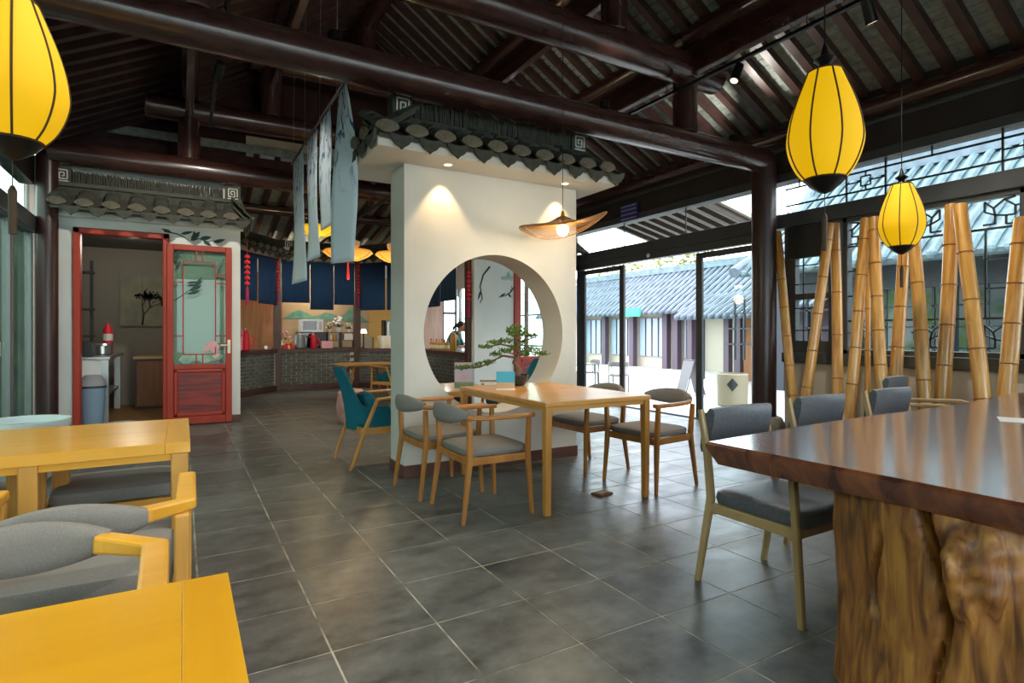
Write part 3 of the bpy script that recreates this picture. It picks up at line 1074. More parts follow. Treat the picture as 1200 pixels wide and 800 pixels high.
# ------------------------------------------------------------------ facade at the back: left and right shop fronts
def facade(name, rects, label):
    return slabs(name, 'plaster_cool', [(a, b, YF, YF + 0.12, c, d) for a, b, c, d in rects], label)
OL0, OL1, OT = -1.08, -0.2, 2.43          # left doorway
fa = facade('wall_facade_left', [(XL, OL0, 0, 3.3), (OL1, 0.69, 0, 3.3), (OL0, OL1, OT, 3.3)], 'white plaster shop front with a red doorway under tiled eaves')
MB().box(0.69 - 0.12, 0.69, YF + 0.12, 11.5, 0, 3.3).build('return_wall', 'plaster_cool', fa)
OR0, OR1 = 5.08, 5.98
fb = facade('wall_facade_right', [(4.25, OR0, 0, 3.3), (OR1, XR, 0, 3.3), (OR0, OR1, OT, 3.3)], 'white plaster shop front with painted twigs seen through the moon gate')
for w_, a, b in ((fa, XL + 0.2, 0.62), (fb, 4.4, XR - 0.1)):
    MB().box(a, b + 0.1, YF - 0.1, YF, 2.6, 2.66).build('eave_board', 'plaster_cool', w_)
    tile_run(w_, (a, YF - 0.4, 2.67), (b + 0.12, YF - 0.4, 2.67), 0.36, 0.25)
    MB().box(a, b + 0.1, YF - 0.14, YF, 2.72, 2.95).build('roof_core', 'grey_tile_dark', w_)
    ridge(w_, a - 0.02, b + 0.06, YF - 0.06, 3.0, 0.15, 0.1)
tile_run(fa, (0.78, YF - 0.36, 2.67), (0.78, YF + 0.3, 2.67), 0.2, 0.2)
b1 = MB().box(-0.2, 0.69, YF - 0.012, YF, 0, 0.1).box(XL, -1.14, YF - 0.012, YF, 0, 0.1).build('baseboard_facade', 'skirting')
tag(b1, 'brown skirting below the white shop front', 'baseboard', kind='structure')

def red_frame(n, x0, x1, z1, label):
    t = thing('door_%d' % n, label, 'door', (0, 0, 0), kind='structure')
    w = 0.075
    for (a, b, c, d) in ((x0 - 0.06, x0 + w - 0.06, 0, z1 + 0.06), (x1 - w + 0.06, x1 + 0.06, 0, z1 + 0.06), (x0 - 0.06, x1 + 0.06, z1 - 0.015, z1 + 0.06)):
        MB().box(a, b, YF - 0.04, YF + 0.13, c, d).build('door_frame', 'red_lacquer', t, bevel=0.012)
    return t
def red_leaf(t, x0, x1, y, z1, handle_side=1):
    """leaf standing in the plane y: stiles, rails, panel, glass with lattice"""
    w = 0.075
    zp = 0.80
    for (a, b, c, d) in ((x0, x0 + w, 0.02, z1), (x1 - w, x1, 0.02, z1), (x0 + w, x1 - w, z1 - w, z1), (x0 + w, x1 - w, 0.02, 0.12), (x0 + w, x1 - w, zp - 0.06, zp)):
        MB().box(a, b, y - 0.022, y + 0.022, c, d).build('leaf_rail', 'red_lacquer', t, bevel=0.008)
    xa, xb = x0 + w, x1 - w
    for (a, b, c, d) in ((xa, xa + 0.05, 0.12, zp - 0.06), (xb - 0.05, xb, 0.12, zp - 0.06), (xa, xb, 0.12, 0.17), (xa, xb, zp - 0.11, zp - 0.06)):
        MB().box(a, b, y - 0.017, y + 0.017, c, d).build('panel_moulding', 'red_lacquer', t, bevel=0.012)
    MB().box(xa + 0.05, xb - 0.05, y - 0.008, y + 0.008, 0.17, zp - 0.11).build('panel', 'red_panel', t)
    MB().box(xa, xb, y - 0.003, y + 0.003, zp, z1 - w).build('pane', 'pane_door', t)
    za, zb = zp, z1 - w
    wd = xb - xa
    l1, l2 = xa + wd * 0.18, xb - wd * 0.2
    h1, h2 = za + 0.13, zb - 0.14
    def bar(p, q, tt=0.014):
        MB().bar((p[0], y - 0.008, p[1]), (q[0], y - 0.008, q[1]), tt, 0.014, up=(0, 1, 0)).build('lattice_bar', 'red_lacquer', t)
    bar((l1, h1), (l1, h2)); bar((l2, h1), (l2, h2)); bar((l1, h1), (l2, h1)); bar((l1, h2), (l2, h2))
    for f_ in (0.4, 0.6):
        xx = l1 + (l2 - l1) * f_
        bar((xx, za), (xx, h1)); bar((xx, h2), (xx, zb))
    for f_ in (0.18, 0.25, 0.72, 0.8):
        zz = za + (zb - za) * f_
        if f_ > 0.5 or True:
            bar((l2, zz), (xb, zz))
        if f_ in (0.25, 0.72):
            bar((xa, zz), (l1, zz))
    hx = x1 - 0.035 if handle_side > 0 else x0 + 0.035
    hp = MB().box(hx - 0.018, hx + 0.018, y - 0.034, y - 0.022, 0.94, 1.12).build('handle_plate', 'cream', t, bevel=0.004)
    MB().sweep([(hx, y - 0.03, 1.05), (hx, y - 0.07, 1.05), (hx - 0.1 * handle_side, y - 0.07, 1.05)], 0.016, 0.016).build('handle', 'cream', t)
    return (xa, xb, za, zb)

d2 = red_frame(2, OL0, OL1, OT, 'red lacquered doorway with its glazed leaf folded back against the white wall')
xa, xb, za, zb = red_leaf(d2, -0.17, 0.58, YF - 0.06, 2.36)
d3 = red_frame(3, OR0, OR1, OT, 'red lacquered glazed door in the shop front seen through the moon gate')
red_leaf(d3, OR0 + 0.02, OR1 - 0.02, YF + 0.03, 2.4, 1)

# painted twigs: thin brush strokes on plaster
def leaf_poly(l, w):
    return [(0, 0), (l * 0.3, w * 0.5), (l * 0.65, w * 0.42), (l, 0), (l * 0.65, -w * 0.42), (l * 0.3, -w * 0.5)]
def stroke_set(name, parent, y, items, leaves, mat='ink_green', flip=1):
    m = MB()
    for q_, (P, w) in enumerate(items):
        m.sweep([(p[0], y - 0.0007 * q_, p[1]) for p in P], [w * (1 - 0.6 * i / (len(P) - 1)) for i in range(len(P))], 0.003, up=(0, 1, 0), n=4, box=True)
    for q_, (x, z, an, l, w) in enumerate(leaves):
        yl = y - 0.003 - 0.0008 * q_
        ca, sa = math.cos(an), math.sin(an)
        m.prism(leaf_poly(l, w), -0.0015, 0.0015, lambda px, py, pz: (x + px * ca - py * sa, yl + pz * 0.2, z + px * sa + py * ca))
    m.build(name, mat, parent)
yy = YF - 0.002
stroke_set('painted_branch', fa, yy, [([(-0.2, 2.52), (-0.05, 2.5), (0.02, 2.47), (0.08, 2.42)], 0.02), ([(0.12, 2.43), (0.2, 2.46), (0.3, 2.43)], 0.014), ([(0.3, 2.43), (0.42, 2.46)], 0.012)],
           [(-0.02, 2.5, 0.3, 0.16, 0.04), (0.1, 2.42, 0.9, 0.17, 0.07), (0.14, 2.42, 1.57, 0.14, 0.05), (0.2, 2.45, 0.3, 0.15, 0.06), (0.24, 2.44, -0.6, 0.12, 0.05), (0.36, 2.42, 0.35, 0.16, 0.05), (-0.12, 2.52, 2.9, 0.12, 0.035)])
stroke_set('painted_branch', fb, yy, [([(4.55, 2.35), (4.42, 2.2), (4.36, 2.0), (4.4, 1.8), (4.36, 1.72)], 0.035), ([(5.05, 2.05), (4.95, 1.92), (4.85, 1.86), (4.72, 1.83)], 0.03), ([(4.95, 1.92), (4.98, 2.05)], 0.015)],
           [(4.38, 1.95, -1.9, 0.2, 0.04), (4.74, 1.84, 0.5, 0.14, 0.035), (4.9, 1.9, -0.8, 0.1, 0.04)])
stroke_set('painted_foliage', fb, yy, [], [(4.75 + 0.05 * i, 2.16 - 0.02 * (i % 3), 0.5 * i, 0.14, 0.07) for i in range(7)], 'ink_pale')
# bamboo sprays on the folded leaf's glass and pale blossom print along its foot
lv = [(xa + 0.14 + 0.03 * (i % 4), 1.72 + 0.035 * (i % 5), 0.35 + 0.25 * (i % 4) - 0.2, 0.16, 0.03) for i in range(9)]
stroke_set('printed_bamboo', d2, YF - 0.067, [([(xa + 0.0, 1.62), (xa + 0.16, 1.75), (xa + 0.34, 1.9)], 0.012)], lv)
stroke_set('printed_stem', d2, YF - 0.067, [([(xb - 0.02, 2.2), (xb - 0.1, 2.0), (xb - 0.08, 1.9)], 0.012), ([(xa, 2.18), (xa + 0.08, 2.25), (xa + 0.14, 2.18)], 0.012)], [(xa + 0.02 + 0.02 * i, 2.2 - 0.02 * i, 1 + i, 0.09, 0.04) for i in range(4)])
stroke_set('printed_rocks', d2, YF - 0.066, [], [(xa + 0.05 + 0.11 * i, 0.86 + 0.03 * (i % 2), 0.1, 0.2, 0.12) for i in range(4)], 'ink_pale')
stroke_set('printed_blossom', d2, YF - 0.066, [], [(xb - 0.2 + 0.04 * (i % 4), 0.9 + 0.05 * (i % 5), 1.3 * i, 0.1, 0.07) for i in range(10)], 'flower_pink')

# ------------------------------------------------------------------ shells of the back rooms
XS = 6.4
wb = slabs('wall_back', 'plaster', [(XL, 5.98, YB, YB + 0.12, 0, 3.3), (5.98, XS + 0.1, YB, YB + 0.12, 2.2, 3.3), (5.98, XS + 0.1, YB, YB + 0.12, 0, 0.9)], 'plaster back wall behind the drinks counter')
w9 = tag(MB().box(5.98, XS, YB + 0.05, YB + 0.06, 0.9, 2.2).build('window_9', 'pane'), 'bright window behind the person at the counter', 'window', kind='structure')
for (a, b, c, d) in ((5.98, 6.03, 0.9, 2.2), (XS - 0.05, XS, 0.9, 2.2), (5.98, XS, 0.9, 0.95), (5.98, XS, 1.72, 1.78), (5.98, XS, 2.15, 2.2)):
    MB().box(a, b, YB, YB + 0.06, c, d).build('window_frame', 'frame_dark', w9)
ws = slabs('wall_store', 'ext_wall', [(XS, XS + 0.1, YF + 0.12, YB + 0.12, 0, 0.5), (XS, XS + 0.1, YF + 0.12, YB + 0.12, 2.4, 3.7)], 'glazed side wall of the back room')
MB().box(XS + 0.04, XS + 0.045, YF + 0.12, YB, 0.5, 2.4).build('pane', 'pane', ws)
for i in range(7):
    y = YF + 0.2 + i * 0.85
    MB().box(XS + 0.01, XS + 0.09, y - 0.03, y + 0.03, 0.5, 2.4).build('post', 'frame_alu', ws)
for z in (0.95, 1.6):
    MB().box(XS + 0.03, XS + 0.06, YF + 0.12, YB, z - 0.015, z + 0.015).build('glazing_bar', 'frame_alu', ws)
# wood panels on the back wall
MB().box(5.1, 5.98, YB - 0.03, YB, 0.0, 2.3).build('wood_panel', 'pink_wood', wb)
MB().box(0.7, 1.1, YB - 0.02, YB, 0.0, 2.6).build('gold_panel', 'gold_wall', wb)
MB().box(1.1, 2.0, YB - 0.03, YB, 0.0, 2.6).build('wood_panel', 'panel_wood', wb)
MB().box(4.0, 5.1, YB - 0.02, YB, 0.0, 2.6).build('gold_panel', 'gold_wall', wb)
# mural of green hills
MB().box(2.0, 4.0, YB - 0.025, YB, 0.0, 2.7).build('mural_ground', 'mural_tan', wb)
def hill(x0, x1, zb_, zt, k, mat='mural_green'):
    P = [(x0, zb_)]
    for i in range(13):
        t = i / 12
        P.append((x0 + (x1 - x0) * t, zb_ + (zt - zb_) * ((1 - abs(2 * t - 1)) ** 1.1) * (0.85 + 0.15 * math.sin(9 * t + k))))
    P.append((x1, zb_))
    MB().prism(P, 0, 0.006, lambda px, py, pz: (px, YB - 0.026 - pz - k * 0.004, py)).build('painted_hill', mat, wb)
hill(2.0, 2.75, 1.55, 1.85, 0)
hill(2.4, 3.5, 1.5, 1.78, 1)
hill(3.1, 4.0, 1.5, 1.9, 2)
# kitchen behind the left doorway
kw = slabs('wall_kitchen', 'kitchen_wall', [(XL - 0.12, 0.6, 11.5, 11.6, 0, 3.3)], 'dim grey kitchen back wall behind the red doorway')
slabs('wall_kitchen_side', 'kitchen_wall', [(XL - 0.12, XL, YF + 0.12, 11.5, 0, 3.3)], 'dim grey kitchen side wall behind the red doorway')
MB().box(XL, 0.6, YF + 0.13, 11.5, 2.62, 2.7).build('kitchen_ceiling', 'fascia_dark', kw)
MB().box(XL, 0.57, YF + 0.13, 11.5, 0.001, 0.006).build('kitchen_mat', 'brown_floor', kw)
point((-0.6, 9.9, 2.45), 11, (1, 0.93, 0.8), 0.1)

# ------------------------------------------------------------------ brick counter around the bay
CP = [(0.72, 11.5), (1.73, 12.8), (3.4, 12.8), (4.25, 11.6), (4.25, 8.75)]
ct = thing('bar_counter', 'polygonal drinks counter faced with grey bricks and topped with dark wood', 'counter', (0, 0, 0))
ZB0, ZB1, ZT = 0.12, 0.8, 0.88
def facet(p, q, th=0.5):
    p, q = Vector((*p, 0)), Vector((*q, 0))
    ex = (q - p); L = ex.length; ex.normalize()
    ey = Vector((-ex.y, ex.x, 0))          # away from the room
    return p, q, ex, ey, L
spots = []
hspots = []
bme = MB().box(-0.095, 0.095, -0.012, 0.02, -0.0285, 0.0285).mesh('brick')
for a, b in zip(CP[:-1], CP[1:]):
    p, q, ex, ey, L = facet(a, b)
    R = Matrix((ex, ey, Vector((0, 0, 1)))).transposed().to_4x4()
    # core
    def bxp(u0, u1, v0, v1, z0, z1):
        c = [p + ex * u + ey * v + Vector((0, 0, z)) for z in (z0, z1) for u, v in ((u0, v0), (u1, v0), (u1, v1), (u0, v1))]
        return MB().add(c, [(0, 3, 2, 1), (4, 5, 6, 7), (0, 1, 5, 4), (1, 2, 6, 5), (2, 3, 7, 6), (3, 0, 4, 7)])
    dp = 0.74 if a == CP[1] else 0.45
    bxp(0, L, 0.01, dp - 0.04, 0, ZB1).build('counter_core', 'brick_mortar', ct)
    bxp(0, L, -0.02, 0.05, 0, ZB0).build('counter_plinth', 'counter_wood', ct, bevel=0.004)
    bxp(-0.02, L + 0.02, -0.03, dp, ZB1, ZT).build('counter_top', 'counter_wood', ct, bevel=0.006)
    nr = 10
    rh = (ZB1 - ZB0) / nr
    for r_ in range(nr):
        u = 0.075 + 0.098 + (0.103 if r_ % 2 else 0)
        if r_ % 2:
            hspots.append(Matrix.Translation(p + ex * (0.075 + 0.045) + Vector((0, 0, ZB0 + rh * (r_ + 0.5)))) @ R)
        while u < L - 0.16:
            spots.append(Matrix.Translation(p + ex * u + ey * -0.0 + Vector((0, 0, ZB0 + rh * (r_ + 0.5)))) @ R)
            u += 0.206
        if L - 0.075 - (u - 0.1) > 0.06:
            hspots.append(Matrix.Translation(p + ex * (u - 0.1 + 0.045 + 0.005) + Vector((0, 0, ZB0 + rh * (r_ + 0.5)))) @ R)
pieces('brick', ct, bme, spots, 'brick_grey', 230, 'brick_field')
pieces('half_brick', ct, MB().box(-0.043, 0.043, -0.012, 0.02, -0.0285, 0.0285).mesh('half_brick'), hspots, 'brick_grey', 60, 'half_brick_field')
for i, (x, y) in enumerate(CP):
    MB().box(x - 0.07, x + 0.07, y - 0.05, y + 0.09, 0, 2.95).build('counter_post', 'counter_wood', ct, bevel=0.008)
for a, b in zip(CP[:-1], CP[1:]):
    p, q, ex, ey, L = facet(a, b)
    MB().bar(p + Vector((0, 0, 2.74)) + ey * 0.02, q + Vector((0, 0, 2.74)) + ey * 0.02, 0.06, 0.1).build('curtain_rail', 'counter_wood', ct)
    MB().bar(p + Vector((0, 0, 2.9)) + ey * 0.02, q + Vector((0, 0, 2.9)) + ey * 0.02, 0.1, 0.25).build('lintel', 'plaster', ct)
    pp = p - ey * 0.28 + Vector((0, 0, 2.84)); qq = q - ey * 0.28 + Vector((0, 0, 2.84))
    tile_run(ct, pp, qq, 0.3, 0.16)
    mid = (p + q) / 2
    # low ridge along the eave
    MB().bar(p + Vector((0, 0, 3.08)) + ey * 0.06, q + Vector((0, 0, 3.08)) + ey * 0.06, 0.1, 0.2).build('counter_ridge', 'grey_tile_dark', ct)
sm = MB()
spiral(sm, 12.78, 1.95, 3.09, 0.13)
sm.build('fret_ornament', 'fret_white', ct)

# ------------------------------------------------------------------ tables
def table(name, label, x0, x1, y0, y1, h, top_mat, leg_mat, th=0.035, leg=0.055, apron=True, group=None, border=0.0, braces=True):
    cx, cy = (x0 + x1) / 2, (y0 + y1) / 2
    w, d = x1 - x0, y1 - y0
    t = thing(name, label, 'table', (cx, cy, 0), 0, group)
    if border:
        MB().box(-w / 2, w / 2 - border - 0.0006, -d / 2, d / 2, h - th, h).build('tabletop', top_mat, t, bevel=0.0012)
        MB().box(w / 2 - border, w / 2, -d / 2, d / 2, h - th, h).build('tabletop_end', top_mat.replace('_x', '_y'), t, bevel=0.0012)
    else:
        MB().box(-w / 2, w / 2, -d / 2, d / 2, h - th, h).build('tabletop', top_mat, t, bevel=0.008)
    for sx in (-1, 1):
        for sy in (-1, 1):
            ax, ay = sx * (w / 2 - leg / 2 - 0.006), sy * (d / 2 - leg / 2 - 0.006)
            m = MB().sweep([(ax, ay, 0), (ax, ay, h - th)], [leg * 0.82, leg], [leg * 0.82, leg], up=(0, 1, 0), n=4, box=True)
            m.build('leg', leg_mat, t, bevel=0.006)
    if apron:
        a = 0.03
        for sy in (-1, 1):
            MB().box(-w / 2 + leg, w / 2 - leg, sy * (d / 2 - 0.03) - 0.011, sy * (d / 2 - 0.03) + 0.011, h - th - a, h - th).build('apron', top_mat, t)
        for sx in (-1, 1):
            MB().box(sx * (w / 2 - 0.03) - 0.011, sx * (w / 2 - 0.03) + 0.011, -d / 2 + leg, d / 2 - leg, h - th - a, h - th).build('apron', top_mat.replace('_x', '_y'), t)
    return t
table('dining_table', 'oak dining table holding the bonsai before the moon gate', 2.05, 2.98, 3.1, 4.44, 0.75, 'oak_x', 'oak_z', 0.034, 0.052)
lt = table('dining_table', 'long honey wood table near the sliding glass with chairs on both sides', -1.22, 0.03, 2.74, 3.5, 0.75, 'honey_x', 'honey_z', 0.045, 0.065, border=0.09)
for sy in (-1, 1):
    MB().box(0.095 - 0.03, 0.095 + 0.03, sy * 0.345 - 0.03, sy * 0.345 + 0.03, 0, 0.705).build('leg', 'honey_z', lt, bevel=0.006)
table('dining_table', 'bright yellow wood table with a mitred end board beside the grey armchair', -0.95, 0.075, 0.42, 1.2, 0.75, 'yellow_x', 'honey_z', 0.04, 0.065, border=0.075)
table('low_table', 'low oak table behind the moon gate beside blue armchairs', 2.1, 2.95, 5.25, 6.2, 0.62, 'oak_x', 'oak_z', 0.03, 0.05)

# splayed table by the counter
t = thing('side_table', 'pale wood table on splayed legs before the brick counter', 'table', (3.05, 10.9, 0))
MB().prism([(0.58 * math.copysign(abs(math.cos(a)) ** 0.5, math.cos(a)), 0.4 * math.copysign(abs(math.sin(a)) ** 0.5, math.sin(a))) for a in [2 * PI * i / 32 for i in range(32)]], 0.605, 0.635).build('tabletop', 'oak_x', t, bevel=0.006)
for sx in (-1, 1):
    for sy in (-1, 1):
        MB().sweep([(sx * 0.4, sy * 0.3, 0), (sx * 0.26, sy * 0.2, 0.61)], [0.035, 0.055], [0.035, 0.055], up=(0, 1, 0), n=8).build('leg', 'oak_z', t, smooth=True)
MB().box(-0.34, 0.34, -0.03, 0.03, 0.56, 0.605).build('stretcher', 'oak_x', t)

# live edge slab table on a stump
st = thing('slab_table', 'long glossy live edge slab table on a carved tree stump', 'table', (2.3, 0.85, 0))
def slab():
    top, bot = [], []
    # outline in local coordinates, clockwise from the far left corner
    far = [(-0.46, 0.74), (-0.2, 0.76), (0.1, 0.78), (0.5, 0.80), (0.9, 0.81), (1.3, 0.80), (1.7, 0.80), (2.1, 0.83), (2.5, 0.87), (2.9, 0.9), (3.15, 0.9)]
    right = [(3.2, 0.6), (3.22, 0.1), (3.2, -0.3), (3.15, -0.55)]
    near = [(2.7, -0.6), (2.2, -0.57), (1.7, -0.6), (1.2, -0.63), (0.7, -0.6), (0.2, -0.6), (-0.2, -0.58), (-0.4, -0.55)]
    left = [(-0.425, -0.3), (-0.43, 0.0), (-0.445, 0.3), (-0.455, 0.55)]
    out = far + right + near + left
    n = len(out)
    cxm = 1.35
    vs_ = []
    for k, (off, z) in enumerate(((0.0, 0.765), (0.012, 0.755), (0.012, 0.742), (-0.035, 0.675))):
        for i, (x, y) in enumerate(out):
            c = Vector((max(min(x, 2.6), 0.2), 0.12))
            dv = Vector((x, y)) - c
            dv.normalize()
            vs_.append((x + dv.x * off, y + dv.y * off, z))
    fs = [tuple(range(n)), tuple(reversed(range(3 * n, 4 * n)))]
    for k in range(3):
        for i in range(n):
            j = (i + 1) % n
            fs.append((k * n + i, k * n + j, (k + 1) * n + j, (k + 1) * n + i))
    return MB().add(vs_, fs)
slab().build('slab_top', 'slab_wood', st, smooth=True)
def stump():
    n, m = 340, 90
    dense = []
    for j in range(4001):
        th = 2 * PI * j / 4000
        c, s = math.cos(th), math.sin(th)
        dense.append((0.46 * math.copysign(abs(c) ** 0.55, c), 0.43 * math.copysign(abs(s) ** 0.55, s), c, s))
    acc = [0]
    for a_, b_ in zip(dense[:-1], dense[1:]):
        acc.append(acc[-1] + math.hypot(a_[0] - b_[0], a_[1] - b_[1]))
    ring_pts = []
    q_ = 0
    for j in range(n):
        while acc[q_] < acc[-1] * j / n: q_ += 1
        ring_pts.append(dense[q_])
    vs_, fs = [], []
    from mathutils import noise
    for k in range(m + 1):
        z = 0.675 * k / m
        for j in range(n):
            x, y, c, s = ring_pts[j]
            flare = 1 + 0.05 * (1 - z / 0.675) ** 2
            p = Vector((x * flare, y * flare, z))
            nrm = Vector((c, s, 0))
            d = 0.035 * noise.noise(Vector((p.x * 3.5, p.y * 3.5, p.z * 1.4))) + 0.02 * noise.noise(Vector((p.x * 9, p.y * 9, p.z * 2.5))) + 0.008 * noise.noise(Vector((p.x * 26, p.y * 26, p.z * 9)))
            if x < -0.2:
                # long crack down the face, then the burl beside it
                yc = 0.04 + 0.03 * math.sin(z * 9 + 1.0) - 0.04 * (0.675 - z)
                d -= 0.075 * math.exp(-((y - yc) / 0.013) ** 2) * min(1, 0.25 + z * 1.2)
                wob = 0.02 * noise.noise(Vector((y * 14, z * 14, 3.0)))
                bz = math.exp(-(((y + 0.065 + wob) / 0.08) ** 4 + ((z - 0.56 + wob) / 0.095) ** 4))
                ring = math.hypot((y + 0.055) / 0.085, (z - 0.565) / 0.085)
                d += 0.055 * bz + 0.03 * bz * noise.noise(Vector((y * 22, z * 22, 7.0)))
                d += 0.035 * math.exp(-(((y + 0.03) / 0.06) ** 2 + ((z - 0.44) / 0.04) ** 2))
                d -= 0.04 * math.exp(-((y - 0.21 - 0.015 * math.sin(z * 20)) / 0.012) ** 2) * math.exp(-((z - 0.42) / 0.14) ** 4)
                d -= 0.03 * math.exp(-((y + 0.22) / 0.03) ** 2)
            p += nrm * d
            vs_.append(p)
    for k in range(m):
        for j in range(n):
            fs.append((k * n + j, k * n + (j + 1) % n, (k + 1) * n + (j + 1) % n, (k + 1) * n + j))
    fs.append(tuple(reversed(range(n))))
    fs.append(tuple(m * n + j for j in range(n)))
    return MB().add(vs_, fs)
o = stump().build('stump', 'stump_wood', st, smooth=True, loc=(0.08, -0.06, 0))
o2 = stump().build('stump', 'stump_wood', st, smooth=True, loc=(2.45, 0.1, 0))

# paper on the slab
tag(MB().box(-0.1, 0.1, -0.07, 0.07, 0, 0.002).build('paper_sheet', 'off_white', loc=(3.62, 1.2, 0.766), rot=(0, 0, 0.4)), 'white paper sheet lying on the slab table', 'paper')

# ------------------------------------------------------------------ oak armchair with padded curved back (faces +x)
def armchair(name, label, angular, wood_m, fab, group):
    t = thing(name, label, 'chair', (0, 0, 0), 0, group)
    hw = 0.27
    H = 0.645 if not angular else 0.628
    if not angular:
        fx, rx = 0.235, -0.2
        legs = [((fx + 0.015, hw - 0.005, 0), (fx - 0.01, hw - 0.02, 0.4), (fx - 0.01, hw - 0.005, H)), ((rx - 0.055, hw - 0.01, 0), (rx + 0.0, hw - 0.03, 0.4), (rx - 0.01, hw - 0.015, H))]
        for P in legs:
            for s in (-1, 1):
                MB().sweep([(a, b * s, c) for a, b, c in P], [0.026, 0.042, 0.034], [0.026, 0.042, 0.034], up=(0, 1, 0), n=10).build('leg', wood_m, t, smooth=True)
        path = []
        for i in range(25):
            a = -1 + 2 * i / 24
            u = abs(a)
            s = 1 if a > 0 else -1
            if u > 0.5:
                k = (u - 0.5) / 0.5
                path.append((-0.12 + 0.38 * k, s * (0.262 + 0.02 * math.sin(k * PI)), H + 0.015))
            else:
                an = u / 0.5 * PI / 2
                path.append((-0.12 - 0.17 * math.cos(an), s * 0.262 * math.sin(an), H + 0.015 + 0.012 * math.cos(an)))
        wv = [0.05 if (i < 2 or i > 22) else 0.04 for i in range(25)]
        MB().sweep(path, wv, 0.032, n=10).build('armrest_rail', wood_m, t, smooth=True)
        pp = path[8:17]
        k = len(pp)
        hh = [0.045 + 0.085 * math.sin(PI * i / (k - 1)) ** 0.8 for i in range(k)]
        MB().sweep([(p[0], p[1], p[2] + 0.01) for p in pp], [0.05 + 0.012 * math.sin(PI * i / (k - 1)) for i in range(k)], hh, n=12).build('back_pad', fab, t, smooth=True)
        for sy in (-1, 1):
            MB().sweep([(rx, sy * (hw - 0.03), 0.385), (fx - 0.01, sy * (hw - 0.03), 0.385)], 0.026, 0.05, n=4, box=True).build('side_rail', wood_m, t, bevel=0.004)
        for x in (rx, fx - 0.01):
            MB().sweep([(x, -hw + 0.03, 0.385), (x, hw - 0.03, 0.385)], 0.026, 0.05, n=4, box=True).build('seat_rail', wood_m, t, bevel=0.004)
        MB().ell((0.02, 0, 0.435), (0.235, 0.245, 0.036), 32, 10, 0.55, 0.35).build('seat_cushion', fab, t, smooth=True)
    else:
        fx, rx = 0.22, -0.19
        hw = 0.285
        for x in (fx, rx):
            for s in (-1, 1):
                MB().sweep([(x, s * (hw - 0.01), 0), (x, s * (hw - 0.01), H)], [0.036, 0.044], [0.036, 0.044], up=(0, 1, 0), n=4, box=True).build('leg', wood_m, t, bevel=0.007)
        # flat boards: arm, mitred corner, back
        for s in (-1, 1):
            MB().sweep([(fx + 0.04, s * (hw - 0.005), H + 0.018), (-0.15, s * hw, H + 0.018), (-0.235, s * (hw - 0.1), H + 0.022), (-0.25, s * (hw - 0.13), H + 0.024)], [0.058, 0.062, 0.05, 0.045], [0.036, 0.036, 0.045, 0.05], n=4, box=True).build('armrest', wood_m.replace('_z', '_y'), t, bevel=0.008)
        pp = []
        for i in range(13):
            a = -1 + i / 6
            pp.append((-0.262 - 0.03 * (1 - a * a), a * (hw - 0.1), H + 0.024))
        hh = [0.05 + 0.085 * math.cos(PI / 2 * (-1 + i / 6)) ** 0.9 for i in range(13)]
        MB().sweep(pp, [0.05 + 0.015 * math.cos(PI / 2 * (-1 + i / 6)) for i in range(13)], hh, n=14).build('back_pad', fab, t, smooth=True)
        for sy in (-1, 1):
            MB().box(rx, fx, sy * (hw - 0.012) - 0.014, sy * (hw - 0.012) + 0.014, 0.35, 0.4).build('side_rail', wood_m.replace('_z', '_x'), t, bevel=0.004)
        for x in (rx, fx):
            MB().box(x - 0.014, x + 0.014, -hw + 0.02, hw - 0.02, 0.345, 0.395).build('seat_rail', wood_m.replace('_z', '_y'), t, bevel=0.004)
        MB().ell((0.015, 0, 0.435), (0.23, 0.255, 0.048), 36, 10, 0.5, 0.25).build('seat_cushion', fab, t, smooth=True)
    return t
G1 = 'armchairs at the oak table before the moon gate'
c0 = armchair('armchair', 'oak armchair with grey pad turned to the oak table, standing clear of the partition', False, 'chair_wood', 'grey_fabric', G1)
c0.location = (1.78, 3.5, 0)
dup(c0, (1.72, 4.12, 0), 0.03, 'oak armchair with grey pad between the partition and the oak table')
dup(c0, (3.27, 3.42, 0), PI + 0.12, 'oak armchair facing the oak table with its grey padded back toward the glass door')
dup(c0, (3.16, 4.1, 0), PI + 0.05, 'oak armchair tucked deep under the oak table before the right end of the partition')
G2 = 'armchairs at the honey wood tables'
c1 = armchair('armchair', 'honey wood armchair with grey tweed pad pushed under the bright yellow table', True, 'honey_z', 'grey_fabric', G2)
c1.location = (-0.34, 1.58, 0)
c1.rotation_euler = (0, 0, -PI / 2 + 0.03)
dup(c1, (-0.27, 2.3, 0), PI / 2 - 0.03, 'honey wood armchair back to back with another, facing the long honey table')
dup(c1, (-0.28, 3.52, 0), -PI / 2, 'honey wood armchair across the long table, its grey seat showing under it')
dup(c1, (-0.92, 3.5, 0), -PI / 2, 'honey wood armchair across the long table beside the sliding glass')
dup(c1, (-0.92, 2.3, 0), PI / 2, 'honey wood armchair nearest the sliding glass with its back to the yellow table')

